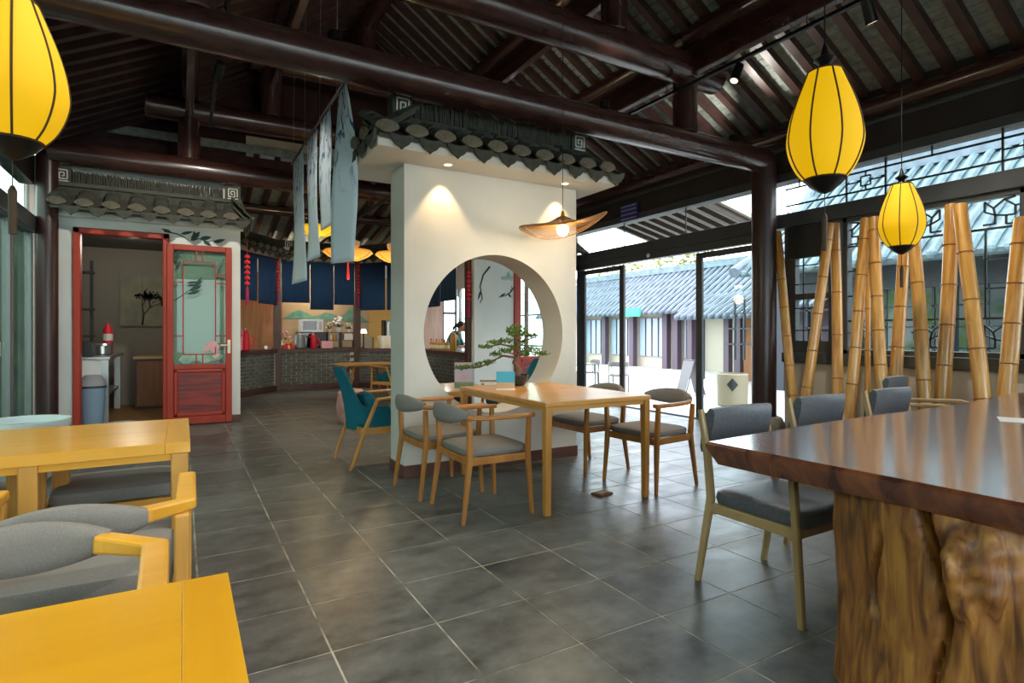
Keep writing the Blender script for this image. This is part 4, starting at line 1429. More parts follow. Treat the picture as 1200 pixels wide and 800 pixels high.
# ------------------------------------------------------------------ leatherette chair at the slab table (faces -y)
def slab_chair(label, group):
    t = thing('side_chair', label, 'chair', (0, 0, 0), 0, group)
    for s in (-1, 1):
        # front leg rising into a low arm that meets the back post
        MB().sweep([(s * 0.25, -0.25, 0), (s * 0.25, -0.225, 0.4), (s * 0.25, -0.21, 0.6), (s * 0.25, -0.19, 0.635), (s * 0.25, -0.15, 0.645), (s * 0.245, 0.2, 0.63)], [0.03, 0.036, 0.036, 0.034, 0.032, 0.03], [0.032, 0.036, 0.034, 0.032, 0.03, 0.028], up=(1, 0, 0), n=10).build('leg', 'ash_wood', t, smooth=True)
        MB().sweep([(s * 0.25, 0.29, 0), (s * 0.245, 0.215, 0.42), (s * 0.24, 0.24, 0.62), (s * 0.235, 0.285, 0.83)], [0.03, 0.038, 0.036, 0.028], [0.03, 0.04, 0.036, 0.028], up=(1, 0, 0), n=10).build('back_leg', 'ash_wood', t, smooth=True)
        MB().bar((s * 0.245, -0.22, 0.375), (s * 0.245, 0.22, 0.375), 0.025, 0.045).build('side_rail', 'ash_wood', t, bevel=0.004)
    for y in (-0.2, 0.2):
        MB().bar((-0.245, y, 0.365), (0.245, y, 0.365), 0.025, 0.045).build('seat_rail', 'ash_wood', t, bevel=0.004)
    MB().ell((0, -0.01, 0.42), (0.236, 0.235, 0.045), 36, 10, 0.45, 0.22).build('seat_cushion', 'leather_grey', t, smooth=True)
    m = MB()
    P = [(-0.225 + 0.45 * i / 8, 0.255 + 0.03 * math.sin(PI * i / 8), 0.73) for i in range(9)]
    m.sweep(P, 0.05, 0.225, up=(0, -0.22, 1), n=12)
    m.build('back_pad', 'leather_grey', t, smooth=True)
    return t
G3 = 'side chairs along the slab table'
s0 = slab_chair('pale wood chair with grey leatherette back standing by the end of the slab table', G3)
s0.location = (2.43, 1.66, 0)
dup(s0, (3.24, 1.74, 0), 0.0, 'pale wood chair with grey leatherette back, second along the slab table from its stump end')
dup(s0, (4.06, 1.76, 0), 0.0, 'pale wood chair with grey leatherette back, third along the slab table from its stump end')
dup(s0, (5.25, 2.3, 0), 0.15, 'pale wood chair with grey leatherette back drawn out and turned aside from the slab table')

# ------------------------------------------------------------------ teal tub chair (faces +x)
def tub(label, group):
    t = thing('tub_chair', label, 'chair', (0, 0, 0), 0, group)
    n, m = 28, 9
    vs_, fs = [], []
    for side in (0, 1):
        for k in range(m + 1):
            v = k / m
            for j in range(n + 1):
                a = -1 + 2 * j / n               # -1..1 around the back
                u = abs(a)
                an = a * math.radians(112)
                k_ = min(1, max(0, (u - 0.2) / 0.45)); top = 0.9 - 0.36 * k_ * k_ * (3 - 2 * k_)
                z = 0.33 + (top - 0.33) * v
                r = 0.265 + 0.02 * v - side * (0.05 - 0.02 * v)
                lean = 0.11 * v * v * (1 - u * 0.5)
                vs_.append((-0.02 - math.cos(an) * r - lean, math.sin(an) * r * 1.05, z))
    W = n + 1
    S = (m + 1) * W
    for k in range(m):
        for j in range(n):
            a, b, c, d = k * W + j, k * W + j + 1, (k + 1) * W + j + 1, (k + 1) * W + j
            fs += [(a, b, c, d), (S + d, S + c, S + b, S + a)]
    for j in range(n):
        fs += [(m * W + j, m * W + j + 1, S + m * W + j + 1, S + m * W + j), (j, S + j, S + j + 1, j + 1)]
    for k in range(m):
        fs += [(k * W, (k + 1) * W, S + (k + 1) * W, S + k * W), (k * W + n, S + k * W + n, S + (k + 1) * W + n, (k + 1) * W + n)]
    MB().add(vs_, fs).build('shell', 'teal_fabric', t, smooth=True)
    MB().ell((0.03, 0, 0.42), (0.28, 0.265, 0.07), 32, 10, 0.5, 0.4).build('seat_cushion', 'teal_fabric', t, smooth=True)
    MB().ell((-0.1, 0.0, 0.54), (0.06, 0.19, 0.12), 20, 10, 0.6, 0.6, (0, -0.3, 0)).build('lumbar_cushion', 'teal_fabric', t, smooth=True)
    for s in (-1, 1):
        MB().sweep([(-0.33, s * 0.33, 0), (-0.2, s * 0.345, 0.36), (-0.1, s * 0.355, 0.6), (-0.075, s * 0.355, 0.615)], [0.026, 0.036, 0.034, 0.03], [0.026, 0.036, 0.034, 0.03], up=(0, 1, 0), n=8).build('leg', 'oak_z', t, smooth=True)
        MB().sweep([(0.3, s * 0.33, 0), (0.27, s * 0.345, 0.36), (0.26, s * 0.355, 0.6)], [0.026, 0.036, 0.034], [0.026, 0.036, 0.034], up=(0, 1, 0), n=8).build('leg', 'oak_z', t, smooth=True)
        MB().sweep([(-0.11, s * 0.355, 0.615), (0.1, s * 0.36, 0.625), (0.29, s * 0.355, 0.63)], 0.045, 0.026, n=8).build('armrest', 'oak_x', t, smooth=True)
        MB().bar((-0.22, s * 0.31, 0.33), (0.27, s * 0.31, 0.33), 0.028, 0.06).build('side_rail', 'oak_x', t, bevel=0.004)
    for x in (-0.22, 0.27):
        MB().bar((x, -0.31, 0.33), (x, 0.31, 0.33), 0.028, 0.06).build('seat_rail', 'oak_y', t, bevel=0.004)
    return t
t0 = tub('teal tub armchair on oak legs standing behind the left end of the partition', 'teal tub chairs')
t0.location = (1.6, 5.31, 0)
t0.rotation_euler = (0, 0, 0.02)
t0.scale = (1.0, 0.86, 1.0)
dup(t0, (3.42, 5.85, 0), PI, 'teal tub armchair glimpsed low through the moon gate', 'teal tub chairs')
dup(t0, (3.3, 9.9, 0), PI / 2 + 0.5, 'teal tub armchair beyond the partition by the counter table', 'teal tub chairs')

# ------------------------------------------------------------------ yellow lanterns
def lantern(label, loc, ztop):
    t = thing('pear_lantern', label, 'lantern', loc, random.uniform(0, 0.4), 'yellow pear lanterns')
    H = 0.6
    prof = [(0.075, 0.265), (0.1, 0.2), (0.13, 0.12), (0.156, 0.03), (0.168, -0.05), (0.166, -0.1), (0.15, -0.16), (0.124, -0.215), (0.092, -0.255)]
    fine = []
    for i in range(33):
        u = i / 32 * (len(prof) - 1)
        k = min(int(u), len(prof) - 2)
        f_ = u - k
        p = [prof[max(0, min(len(prof) - 1, k + d))] for d in (-1, 0, 1, 2)]
        cm = lambda c: 0.5 * ((2 * p[1][c]) + (-p[0][c] + p[2][c]) * f_ + (2 * p[0][c] - 5 * p[1][c] + 4 * p[2][c] - p[3][c]) * f_ ** 2 + (-p[0][c] + 3 * p[1][c] - 3 * p[2][c] + p[3][c]) * f_ ** 3)
        fine.append((cm(0), cm(1)))
    MB().lathe(fine, 40, cap=False).build('shade', 'yellow_shade', t, smooth=True)
    for j in range(8):
        a = 2 * PI * j / 8
        MB().tube([((r + 0.001) * math.cos(a), (r + 0.001) * math.sin(a), z) for r, z in fine[::2]], 0.0042, 6).build('rib', 'rib_brown', t, smooth=True)
    for r, z in ((fine[0]), (fine[-1])):
        MB().tube([(r * math.cos(a), r * math.sin(a), z) for a in [2 * PI * i / 24 for i in range(25)]], 0.005, 6).build('rim_ring', 'rib_brown', t)
    MB().lathe([(0.092, -0.257), (0.07, -0.285), (0.03, -0.315), (0.008, -0.325)], 24).build('bottom_cap', 'black_metal', t, smooth=True)
    MB().lathe([(0.075, 0.264), (0.03, 0.28), (0.022, 0.3), (0.05, 0.325), (0.02, 0.345), (0.012, 0.38), (0.006, 0.4)], 20).build('top_cap', 'black_metal', t, smooth=True)
    MB().tube([(0, 0, 0.39), (0, 0, ztop - loc[2])], 0.0035, 6).build('cord', 'black_metal', t)
    MB().tube([(0, 0, -0.325), (0, 0, -0.42)], 0.002, 5).build('tassel_cord', 'rib_brown', t)
    MB().tube([(0, 0, -0.42), (0, 0, -0.44), (0, 0, -0.6)], [0.006, 0.014, 0.012], 8).build('tassel', 'rib_brown', t)
    return t
lantern('large yellow pear lantern hanging over the near end of the slab table', (2.7, 1.63, 2.205), 5.76)
lantern('yellow pear lantern hanging before the bamboo poles', (5.24, 2.5, 2.19), 4.27)
lantern('yellow pear lantern hanging over the honey wood tables', (-0.545, 2.76, 2.17), 4.18)

# ------------------------------------------------------------------ rattan hat lamp
hl = thing('hat_lamp', 'wavy rattan hat shaped pendant lamp with a bare glowing bulb', 'lamp', (2.68, 3.8, 2.1), 0)
def hatz(r, a):
    return 0.06 * math.exp(-(r / 0.09) ** 2) - 0.06 * r + (r / 0.36) ** 2 * (0.06 * math.sin(a + 2.1) - 0.045 * math.cos(2 * a + 4.2))
NR = 110
m = MB()
def hat_xyz(r, a):
    return (r * math.cos(a), r * math.sin(a), hatz(r, a))
for j in range(NR):
    a = 2 * PI * j / NR
    m.tube([hat_xyz(0.03 + 0.325 * i / 7, a) for i in range(8)], 0.0022, 4)
tag(m.build('rattan_strands', 'rattan', hl), kind='stuff')
for r in (0.05, 0.09, 0.3, 0.355):
    MB().tube([hat_xyz(r, 2 * PI * i / 60) for i in range(61)], 0.004 if r > 0.34 else 0.003, 5).build('rattan_hoop', 'rattan', hl, smooth=True)
MB().tube([(0, 0, 0.04), (0, 0, 3.68)], 0.003, 6).build('cord', 'black_metal', hl)
MB().lathe([(0.012, 0.1), (0.02, 0.06), (0.028, 0.0), (0.034, -0.02)], 16).build('socket', 'gold', hl, smooth=True)
MB().ell((0, 0, -0.055), (0.048, 0.048, 0.05), 20, 12).build('bulb', 'bulb', hl, smooth=True)
point((2.68, 3.8, 1.98), 14, (1, 0.82, 0.55), 0.05)

# ------------------------------------------------------------------ saucer lanterns by the counter
def saucer(label, loc, r, mat, ztop, pleat=True):
    t = thing('saucer_lantern', label, 'lantern', loc, 0.3, 'saucer lanterns by the counter')
    MB().lathe([(0.02, -0.1), (r * 0.45, -0.09), (r * 0.8, -0.04), (r, 0.01), (r * 0.93, 0.04), (r * 0.5, 0.06), (0.1, 0.065)], 32).build('shade', mat, t, smooth=True)
    for j in range(6):
        a = 2 * PI * j / 6
        MB().tube([(r_ * r * math.cos(a), r_ * r * math.sin(a), z) for r_, z in ((0.1, -0.102), (0.45, -0.092), (0.8, -0.042), (1.0, 0.01))], 0.004, 5).build('rib', 'rib_brown', t)
    if pleat:
        MB().lathe([(0.1, 0.07), (r * 0.45, 0.1), (r * 0.48, 0.16), (0.1, 0.19)], 28).build('upper_tier', 'cream', t, smooth=True)
    MB().tube([(0, 0, 0.06), (0, 0, ztop - loc[2])], 0.004, 6).build('cord', 'black_metal', t)
    MB().tube([(0, 0, -0.1), (0, 0, -0.35)], [0.01, 0.016], 8).build('tassel', 'red_paper', t)
    point((loc[0], loc[1], loc[2] - 0.4), 8, (1, 0.75, 0.4), 0.1)
saucer('orange two tier saucer lantern behind the printed cloth strips', (1.95, 7.8, 2.29), 0.33, 'orange_shade', 5.68)
saucer('yellow saucer lantern half hidden by the printed cloth strips', (1.72, 8.6, 2.72), 0.29, 'yellow_shade', 5.52, False)
saucer('orange saucer lantern peeping past the partition edge', (2.66, 7.85, 2.31), 0.31, 'orange_shade', 5.8)

# ------------------------------------------------------------------ printed cloth strips on a rod
rodt = thing('cloth_rod', 'thin dark rod hung from the roof carrying printed cloth strips', 'rod', (1.15, 6.0, 3.26))
MB().tube([(0, -1.3, 0), (0, 1.35, 0)], 0.012, 8).build('rod', 'dark_wood', rodt)
for yy in (-1.0, -0.3, 0.5, 1.2):
    MB().tube([(0, yy, 0), (0.02, yy, 1.75)], 0.0022, 5).build('hanging_wire', 'steel', rodt)
def strip(y0, y1, zb_, label, twist=0.0, ph=0.0):
    nz_, ny = 30, 6
    vs_, fs = [], []
    L = 3.26 - zb_
    for i in range(nz_ + 1):
        v = i / nz_
        for j in range(ny + 1):
            u = j / ny
            yy = (u - 0.5) * (y1 - y0) * (1 - 0.05 * math.sin(PI * v))
            xx = 0.012 + 0.02 * math.sin(5 * v + ph + 2 * u) * v + twist * v * (0.5 - u) + twist * 0.4 * math.sin(3 * v) * (1 - u)
            vs_.append((xx, yy + 0.03 * v * math.sin(ph + 2 * v), -L * v))
    W = ny + 1
    for i in range(nz_):
        for j in range(ny):
            fs.append((i * W + j, i * W + j + 1, (i + 1) * W + j + 1, (i + 1) * W + j))
    o = MB().add(vs_, fs).build('cloth_strip', 'printed_strip', None, smooth=True, loc=(1.15, (y0 + y1) / 2, 3.26))
    sm_ = o.modifiers.new('cloth', 'SOLIDIFY')
    sm_.thickness = 0.003
    tag(o, label, 'cloth', 'printed cloth strips on the rod')
strip(4.7, 4.97, 1.80, 'twisted pale blue printed cloth strip hanging by the partition eave', 0.15, 0.4)
strip(5.30, 5.72, 2.2, 'shortest pale blue printed cloth strip on the rod', 0.03, 1.2)
strip(5.9, 6.38, 1.97, 'pale blue printed cloth strip between the shortest strip and the end strip', 0.02, 2.4)
strip(6.6, 7.25, 1.79, 'pale blue printed cloth strip at the far end of the rod', 0.02, 3.1)

# ------------------------------------------------------------------ bamboo poles against the window
def ray(px, py):
    a = (px - 600) / FPX
    return Vector((math.sin(YAW) + math.cos(YAW) * a, math.cos(YAW) - math.sin(YAW) * a, (HY - py) / FPX))
PLAB = ['bamboo pole leaning beside the dark timber column', 'bamboo pole tilting from the dark bay toward the timber column', 'nearly upright bamboo pole before the mullion of the dark bay', 'bamboo pole crossing in front of the thin bamboo stick', 'thin bamboo stick between the thick leaning poles', 'bamboo pole meeting another at its top beside the thin stick',
        'upright bamboo pole right behind the lantern tassel', 'bamboo pole emerging from behind the lantern and tilting away from its tassel', 'tall bamboo pole of the inverted V, leaning toward the lantern', 'tall bamboo pole of the inverted V, leaning away from the lantern', 'thick bamboo pole beyond the inverted V over the slab table', 'last thick bamboo pole in the row']
poles = [((910, 272), (933, 497), .05), ((972, 262), (945, 465), .052), ((979, 262), (981, 462), .052), ((1016, 256), (996, 470), .054), ((1020, 285), (1017, 410), .025), ((1024, 255), (1034, 460), .054),
         ((1058, 292), (1051, 445), .054), ((1070, 280), (1085, 470), .056), ((1116, 240), (1104, 470), .06), ((1126, 240), (1151, 472), .06), ((1199, 255), (1178, 465), .062), ((1216, 238), (1236, 470), .06)]
for i, (a, b, r) in enumerate(poles):
    va = ray(*a)
    top = Vector((0, 0, CH)) + va * ((6.17 - 0.115 * (i % 2)) / va.x)
    # foot: continue the seen line to the floor at x = 5.82
    sl = (b[0] - a[0]) / (b[1] - a[1])
    px, py = b
    for _ in range(12):
        vb = ray(px, py)
        s = (5.86 - 0.115 * (i % 2)) / vb.x
        z = CH + vb.z * s
        py += z * FPX / s
        px = a[0] + sl * (py - a[1])
    vb = ray(px, py)
    foot = vb * ((5.86 - 0.115 * (i % 2)) / vb.x)
    foot.z = 0.0
    t = thing('bamboo_pole', PLAB[i], 'bamboo', foot, 0, 'bamboo poles along the window')
    d = top - foot
    L = d.length
    q = d.to_track_quat('Z', 'Y')
    P = [Vector((0.008 * math.sin(i + 5 * k / 12), 0, L * k / 12)) for k in range(13)]
    rr = [r * (1.06 - 0.12 * k / 12) for k in range(13)]
    c = MB().tube(P, rr, 18).build('culm', 'bamboo', t, smooth=True)
    c.rotation_euler = q.to_euler()
    z = 0.18 + 0.05 * (i % 4)
    while z < L - 0.1:
        nn = MB().lathe([(r * 1.04, -0.006), (r * 1.085, 0), (r * 1.04, 0.006)], 18, c=(0.008 * math.sin(i + 5 * z / L), 0, z), cap=False).build('node_ring', 'bamboo_node', c, smooth=True)
        z += 0.34 + 0.03 * ((i * 7) % 5)

# dark roller blind cassette in the side bay
tag(MB().box(XR - 0.06, XR - 0.005, 3.72, 4.22, 2.08, 2.46).build('wall_box', 'dark_plastic', bevel=0.006), 'dark flat box mounted on the panelled bay beside the column', 'box')

# ------------------------------------------------------------------ bonsai
bz = thing('bonsai', 'bonsai pine with tiered needle pads in a dark glazed pot', 'plant', (2.53, 4.28, 0.75))
MB().lathe([(0.05, 0.0), (0.07, 0.005), (0.095, 0.05), (0.105, 0.09), (0.1, 0.095), (0.088, 0.08), (0.0, 0.078)], 28).build('pot', 'pot_glaze', bz, smooth=True)
E1 = Vector((math.cos(YAW), -math.sin(YAW), 0))      # towards the right as seen in the room
E2 = Vector((math.sin(YAW), math.cos(YAW), 0))
def bp(u, z, v=0.0):
    return E1 * u + E2 * v + Vector((0, 0, z))
MB().tube([bp(0, 0.07), bp(0.015, 0.14), bp(-0.02, 0.2), bp(0.02, 0.27), bp(0.0, 0.34), bp(-0.015, 0.42), bp(-0.01, 0.5)], [0.032, 0.026, 0.023, 0.021, 0.017, 0.012, 0.006], 10).build('trunk', 'bark', bz, smooth=True)
br = [([(0.0, 0.24), (-0.12, 0.26), (-0.2, 0.22), (-0.32, 0.16), (-0.5, 0.145)], 0.011), ([(0, 0.33), (-0.14, 0.36), (-0.3, 0.33)], 0.01), ([(0.0, 0.3), (0.1, 0.3), (0.22, 0.27)], 0.009), ([(0, 0.38), (0.1, 0.4), (0.16, 0.42)], 0.008), ([(0, 0.27), (-0.1, 0.29)], 0.008)]
for P, r in br:
    MB().tube([bp(u, z, 0.02 * math.sin(7 * u)) for u, z in P], [r * (1 - 0.6 * i / (len(P) - 1)) for i in range(len(P))], 7).build('branch', 'bark', bz, smooth=True)
pads = [(-0.01, 0.5, .07, .03), (-0.05, 0.47, .06, .03), (0.05, 0.465, .06, .03), (0.0, 0.44, .08, .025), (-0.1, 0.385, .07, .025), (-0.19, 0.37, .07, .022), (-0.28, 0.335, .07, .02), (0.14, 0.43, .06, .022), (0.04, 0.38, .06, .025),
        (-0.1, 0.3, .07, .022), (-0.18, 0.27, .06, .022), (0.12, 0.315, .07, .022), (0.21, 0.275, .07, .02), (-0.3, 0.185, .08, .022), (-0.4, 0.16, .08, .02), (-0.49, 0.15, .06, .018), (-0.24, 0.2, .05, .02), (0.06, 0.27, .05, .02), (-0.02, 0.33, .06, .02)]
for u, z, rx_, rz_ in pads:
    m = MB()
    for k in range(70):
        while True:
            q = Vector((random.uniform(-1, 1), random.uniform(-1, 1), random.uniform(-1, 1)))
            if q.length < 1: break
        c = bp(u, z) + E1 * q.x * rx_ + E2 * q.y * rx_ * 0.8 + Vector((0, 0, q.z * rz_))
        d = Vector((random.gauss(0, 1), random.gauss(0, 1), abs(random.gauss(0.6, .6)))).normalized()
        s = d.orthogonal().normalized()
        l, w = random.uniform(0.016, 0.028), random.uniform(0.004, 0.007)
        m.add([c - s * w, c + s * w, c + d * l + s * w * 0.4, c + d * l - s * w * 0.4], [(0, 1, 2, 3)])
        s2 = d.cross(s)
        m.add([c - s2 * w, c + s2 * w, c + d * l + s2 * w * 0.4, c + d * l - s2 * w * 0.4], [(0, 1, 2, 3)])
    tag(m.build('needle_pad', 'leaf_green', bz), kind='stuff')

# table cards
cd = thing('table_card', 'turquoise acrylic table card on the oak table beside the bonsai pot', 'card', (2.27, 4.02, 0.75), -0.45)
MB().box(-0.075, 0.075, -0.003, 0.003, 0.055, 0.145).build('card_upper', 'turquoise', cd)
MB().box(-0.075, 0.075, -0.003, 0.003, 0.0, 0.055).build('card_lower', 'orange_print', cd)
MB().box(-0.078, 0.078, -0.03, 0.03, 0, 0.006).build('card_foot', 'white_gloss', cd)
cd = thing('menu_stand', 'pink and grey printed menu stand on the low table seen through the moon gate', 'menu', (2.56, 5.42, 0.62), -0.5)
MB().box(-0.1, 0.1, -0.004, 0.004, 0.075, 0.28).build('print_upper', 'pink_print', cd)
MB().box(-0.1, 0.1, -0.004, 0.004, 0.0, 0.075).build('print_lower', 'green_print', cd)
MB().prism([(-0.05, 0), (0, 0.035), (0.05, 0), (0, -0.02)], 0, 0.002, lambda x, y, z: (x, -0.0045 - z, y + 0.12)).build('printed_lotus', 'flower_pink', cd)
MB().box(-0.1, 0.1, -0.04, 0.04, 0, 0.006).build('stand_foot', 'white_gloss', cd)

# ------------------------------------------------------------------ white planter by the left glass and pink stool by the counter
pl = thing('fish_bowl', 'large white ceramic bowl by the sliding glass', 'bowl', (-1.12, 6.0, 0))
MB().lathe([(0.16, 0), (0.2, 0.04), (0.27, 0.25), (0.3, 0.42), (0.315, 0.47), (0.315, 0.5), (0.29, 0.5), (0.275, 0.42), (0.2, 0.1), (0.0, 0.08)], 36).build('body', 'white_gloss', pl, smooth=True)
MB().lathe([(0.278, 0.44), (0.0, 0.441)], 28).build('water', 'ext_window', pl)
ps = thing('drum_stool', 'pinkish ceramic drum stool behind the teal tub chair', 'stool', (1.98, 7.75, 0))
MB().lathe([(0.14, 0), (0.17, 0.03), (0.2, 0.22), (0.17, 0.42), (0.14, 0.45), (0.0, 0.455)], 28).build('body', 'pinkish_stool', ps, smooth=True)
for z in (0.06, 0.4):
    MB().tube([(0.176 * math.cos(a), 0.176 * math.sin(a), z) for a in [2 * PI * i / 28 for i in range(29)]], 0.006, 5).build('stud_band', 'pinkish_stool', ps)

# ------------------------------------------------------------------ kitchen things
kt = thing('steel_bench', 'stainless steel work bench in the dim kitchen', 'bench', (-1.12, 9.75, 0))
MB().box(-0.28, 0.3, -0.6, 1.4, 0.86, 0.9).build('worktop', 'steel', kt, bevel=0.006)
MB().box(0.2, 0.28, -0.58, -0.5, 0.0, 0.86).build('leg', 'steel', kt)
MB().box(-0.27, 0.2, -0.58, -0.5, 0.0, 0.86).build('end_panel', 'white_gloss', kt)
MB().box(-0.27, 0.25, -0.5, 1.38, 0.35, 0.38).build('shelf', 'steel', kt)
MB().box(0.18, 0.26, 1.3, 1.38, 0.0, 0.86).build('leg', 'steel', kt)
tag(MB().lathe([(0.1, 0), (0.12, 0.02), (0.12, 0.13), (0.13, 0.14), (0.11, 0.16), (0.0, 0.17)], 20).build('cooking_pot', 'steel', smooth=True, loc=(-0.98, 9.9, 0.9)), 'steel cooking pot on the kitchen bench', 'pot')
tag(MB().box(-0.18, 0.18, -0.15, 0.15, 0, 0.2).build('counter_oven', 'dark_plastic', bevel=0.01, loc=(-1.2, 9.35, 0.9)), 'black counter oven on the kitchen bench', 'oven')
bn = thing('swing_bin', 'pale blue swing top bin just inside the red doorway', 'bin', (-0.98, 8.88, 0), 0.1)
MB().sweep([(0, 0, 0), (0, 0, 0.52)], [0.22, 0.28], [0.18, 0.24], up=(0, 1, 0), n=16).build('body', 'blue_bin', bn, smooth=True)
MB().sweep([(0, 0, 0.52), (0, 0, 0.545)], 0.3, 0.26, up=(0, 1, 0), n=16).build('bin_bag_edge', 'dark_plastic', bn)
MB().sweep([(0, 0, 0.545), (0, 0, 0.6), (0, 0, 0.68)], [0.29, 0.27, 0.16], [0.25, 0.22, 0.08], up=(0, 1, 0), n=16).build('lid', 'grey_plastic', bn, smooth=True)
cb_ = thing('kitchen_cabinet', 'brown kitchen cabinet along the far wall', 'cabinet', (-0.1, 11.1, 0))
MB().box(-0.55, 0.55, -0.3, 0.35, 0, 0.8).build('body', 'counter_wood', cb_)
MB().box(-0.57, 0.57, -0.32, 0.36, 0.8, 0.84).build('worktop', 'oak_x', cb_)
for x in (-0.27, 0.27):
    d_ = MB().box(x - 0.25, x + 0.25, -0.32, -0.3, 0.05, 0.76).build('door', 'panel_wood', cb_)
    MB().box(x + 0.2, x + 0.215, -0.335, -0.32, 0.4, 0.52).build('handle', 'steel', d_)
hk = thing('utensil_rack', 'dark upright rack with hanging tools inside the red doorway', 'rack', (-1.3, 10.6, 0.9))
for x in (-0.12, 0.12):
    MB().box(x - 0.02, x + 0.02, -0.02, 0.02, 0, 1.4).build('upright', 'dark_plastic', hk)
for z in (0.25, 0.65, 1.2):
    MB().box(-0.15, 0.16, -0.15, 0.02, z, z + 0.03).build('shelf', 'dark_plastic', hk)
pt = thing('painting', 'two panel ink painting of a blossoming tree on the kitchen wall', 'painting', (-0.58, 11.48, 1.75))
for s in (-1, 1):
    MB().box(s * 0.16 - 0.155, s * 0.16 + 0.155, -0.02, 0, -0.42, 0.42).build('canvas', 'ink_paper', pt)
m = MB()
def twig(p, an, l, w, dep):
    q = (p[0] + math.cos(an) * l, p[1] + math.sin(an) * l)
    m.sweep([(p[0], -0.023, p[1]), (q[0], -0.023, q[1])], [w, w * 0.6], 0.003, up=(0, 1, 0), n=4, box=True)
    if dep > 0:
        for k in range(3 if dep > 1 else 2):
            twig(q, an + random.uniform(-0.8, 0.8), l * random.uniform(0.6, 0.85), w * 0.6, dep - 1)
    else:
        for k in range(3):
            c = (q[0] + random.gauss(0, .02), q[1] + random.gauss(0, .02))
            if abs(c[0]) < .3 and abs(c[1]) < .41:
                m.prism([(c[0] + .016 * math.cos(t_), c[1] + .016 * math.sin(t_)) for t_ in (0, 1.2, 2.4, 3.6, 4.8)], 0, 0.002, lambda x, y, z: (x, -0.024 - z, y))
random.seed(21)
twig((0.0, -0.4), 1.45, 0.18, 0.03, 4)
m.v = [(max(-.31, min(.31, x)), y, max(-.415, min(.415, z))) for x, y, z in m.v]
m.build('painted_tree', 'ink_black', pt)
ex_ = thing('fire_extinguisher', 'red and white canister hanging in the kitchen', 'extinguisher', (-0.95, 10.3, 0.9))
MB().lathe([(0.055, 0), (0.06, 0.02), (0.06, 0.36), (0.03, 0.42), (0.02, 0.46)], 16).build('body', 'red_paper', ex_, smooth=True)
MB().lathe([(0.0615, 0.2), (0.0615, 0.3)], 16, cap=False).build('label_band', 'off_white', ex_)

# ------------------------------------------------------------------ curtains, lantern strings
def noren(p, q, ztop, zbot, label, n=2):
    p, q = Vector((*p, 0)), Vector((*q, 0))
    ex = (q - p); L = ex.length; ex.normalize()
    ey = Vector((-ex.y, ex.x, 0))
    vs_, fs = [], []
    nx = 14
    for i in range(nx + 1):
        u = i / nx
        for z in (ztop, (ztop + zbot) / 2, zbot):
            k = (ztop - z) / (ztop - zbot)
            c = p + ex * (L * (0.5 + (u - 0.5) * 0.995)) + ey * (0.012 * math.sin(u * 19) * k)
            vs_.append((c.x, c.y, z))
    for i in range(nx):
        for j in range(2):
            fs.append((i * 3 + j, i * 3 + j + 1, (i + 1) * 3 + j + 1, (i + 1) * 3 + j))
    o = MB().add(vs_, fs).build('noren_curtain', 'navy_cloth', smooth=True)
    s_ = o.modifiers.new('cloth', 'SOLIDIFY')
    s_.thickness = 0.004
    tag(o, label, 'curtain', 'navy split curtains round the drinks counter')
def along(a, b, t, off=-0.045):
    p, q, ex, ey, L = facet(a, b)
    r = p + ex * (L * t) + ey * off
    return (r.x, r.y)
lab = 'navy split curtain panel hung over the drinks counter'
noren(along(CP[0], CP[1], 0.08), along(CP[0], CP[1], 0.51), 2.74, 1.84, 'navy curtain panel next to the white shop front corner')
noren(along(CP[0], CP[1], 0.53), along(CP[0], CP[1], 0.93), 2.74, 1.8, 'navy curtain panel over the angled end of the counter')
for k, (ta, tb, zb_) in enumerate(((0.045, 0.385, 1.86), (0.39, 0.685, 1.72), (0.69, 0.955, 1.84))):
    noren(along(CP[1], CP[2], ta), along(CP[1], CP[2], tb), 2.74, zb_, ['navy curtain panel above the red kettle and jars', 'longest navy curtain panel, above the microwave', 'navy curtain panel above the flower shelf'][k])
noren(along(CP[2], CP[3], 0.08), along(CP[2], CP[3], 0.55), 2.74, 1.72, 'navy curtain panel beside the coffee dispenser')
noren(along(CP[2], CP[3], 0.58), along(CP[2], CP[3], 0.95), 2.74, 1.72, 'navy curtain panel hidden mostly by the partition')
for k, (ta, tb, zb_) in enumerate(((0.03, 0.3, 1.75), (0.305, 0.58, 1.72), (0.585, 0.83, 1.8))):
    noren(along(CP[3], CP[4], ta), along(CP[3], CP[4], tb), 2.74, zb_, ['navy curtain panel above the amber bottles', 'navy curtain panel seen at the edge of the moon gate', 'navy curtain panel nearest the person'][k])

def lantern_string(x, y, z1, label, n=6):
    t = thing('lantern_string', label, 'decoration', (x, y, z1), 0, 'red lantern strings')
    MB().tube([(0, 0, 0.16), (0, 0, -0.075 * n)], 0.004, 5).build('cord', 'red_paper', t)
    for k in range(n):
        MB().lathe([(0.015, 0.026), (0.034, 0.014), (0.038, 0), (0.034, -0.014), (0.015, -0.026)], 14, c=(0, 0, -0.075 * k - 0.03)).build('little_lantern', 'red_paper', t, smooth=True)
        MB().lathe([(0.014, 0.03), (0.016, 0.026)], 10, c=(0, 0, -0.075 * k - 0.03)).build('gold_rim', 'gold', t)
    MB().tube([(0, 0, -0.075 * n), (0, 0, -0.075 * n - 0.03), (0, 0, -0.075 * n - 0.26)], [0.008, 0.022, 0.026], 10).build('tassel', 'magenta', t, smooth=True)
lantern_string(0.79, 8.75, 2.31, 'string of small red lanterns at the white shop front corner')
lantern_string(1.72, 12.68, 2.74, 'string of small red lanterns on the post between angled and straight curtains', 9)
lantern_string(3.4, 12.68, 2.74, 'string of small red lanterns on the post beside the flower shelf', 9)
lantern_string(4.17, 8.64, 2.26, 'string of small red lanterns seen through the moon gate', 7)

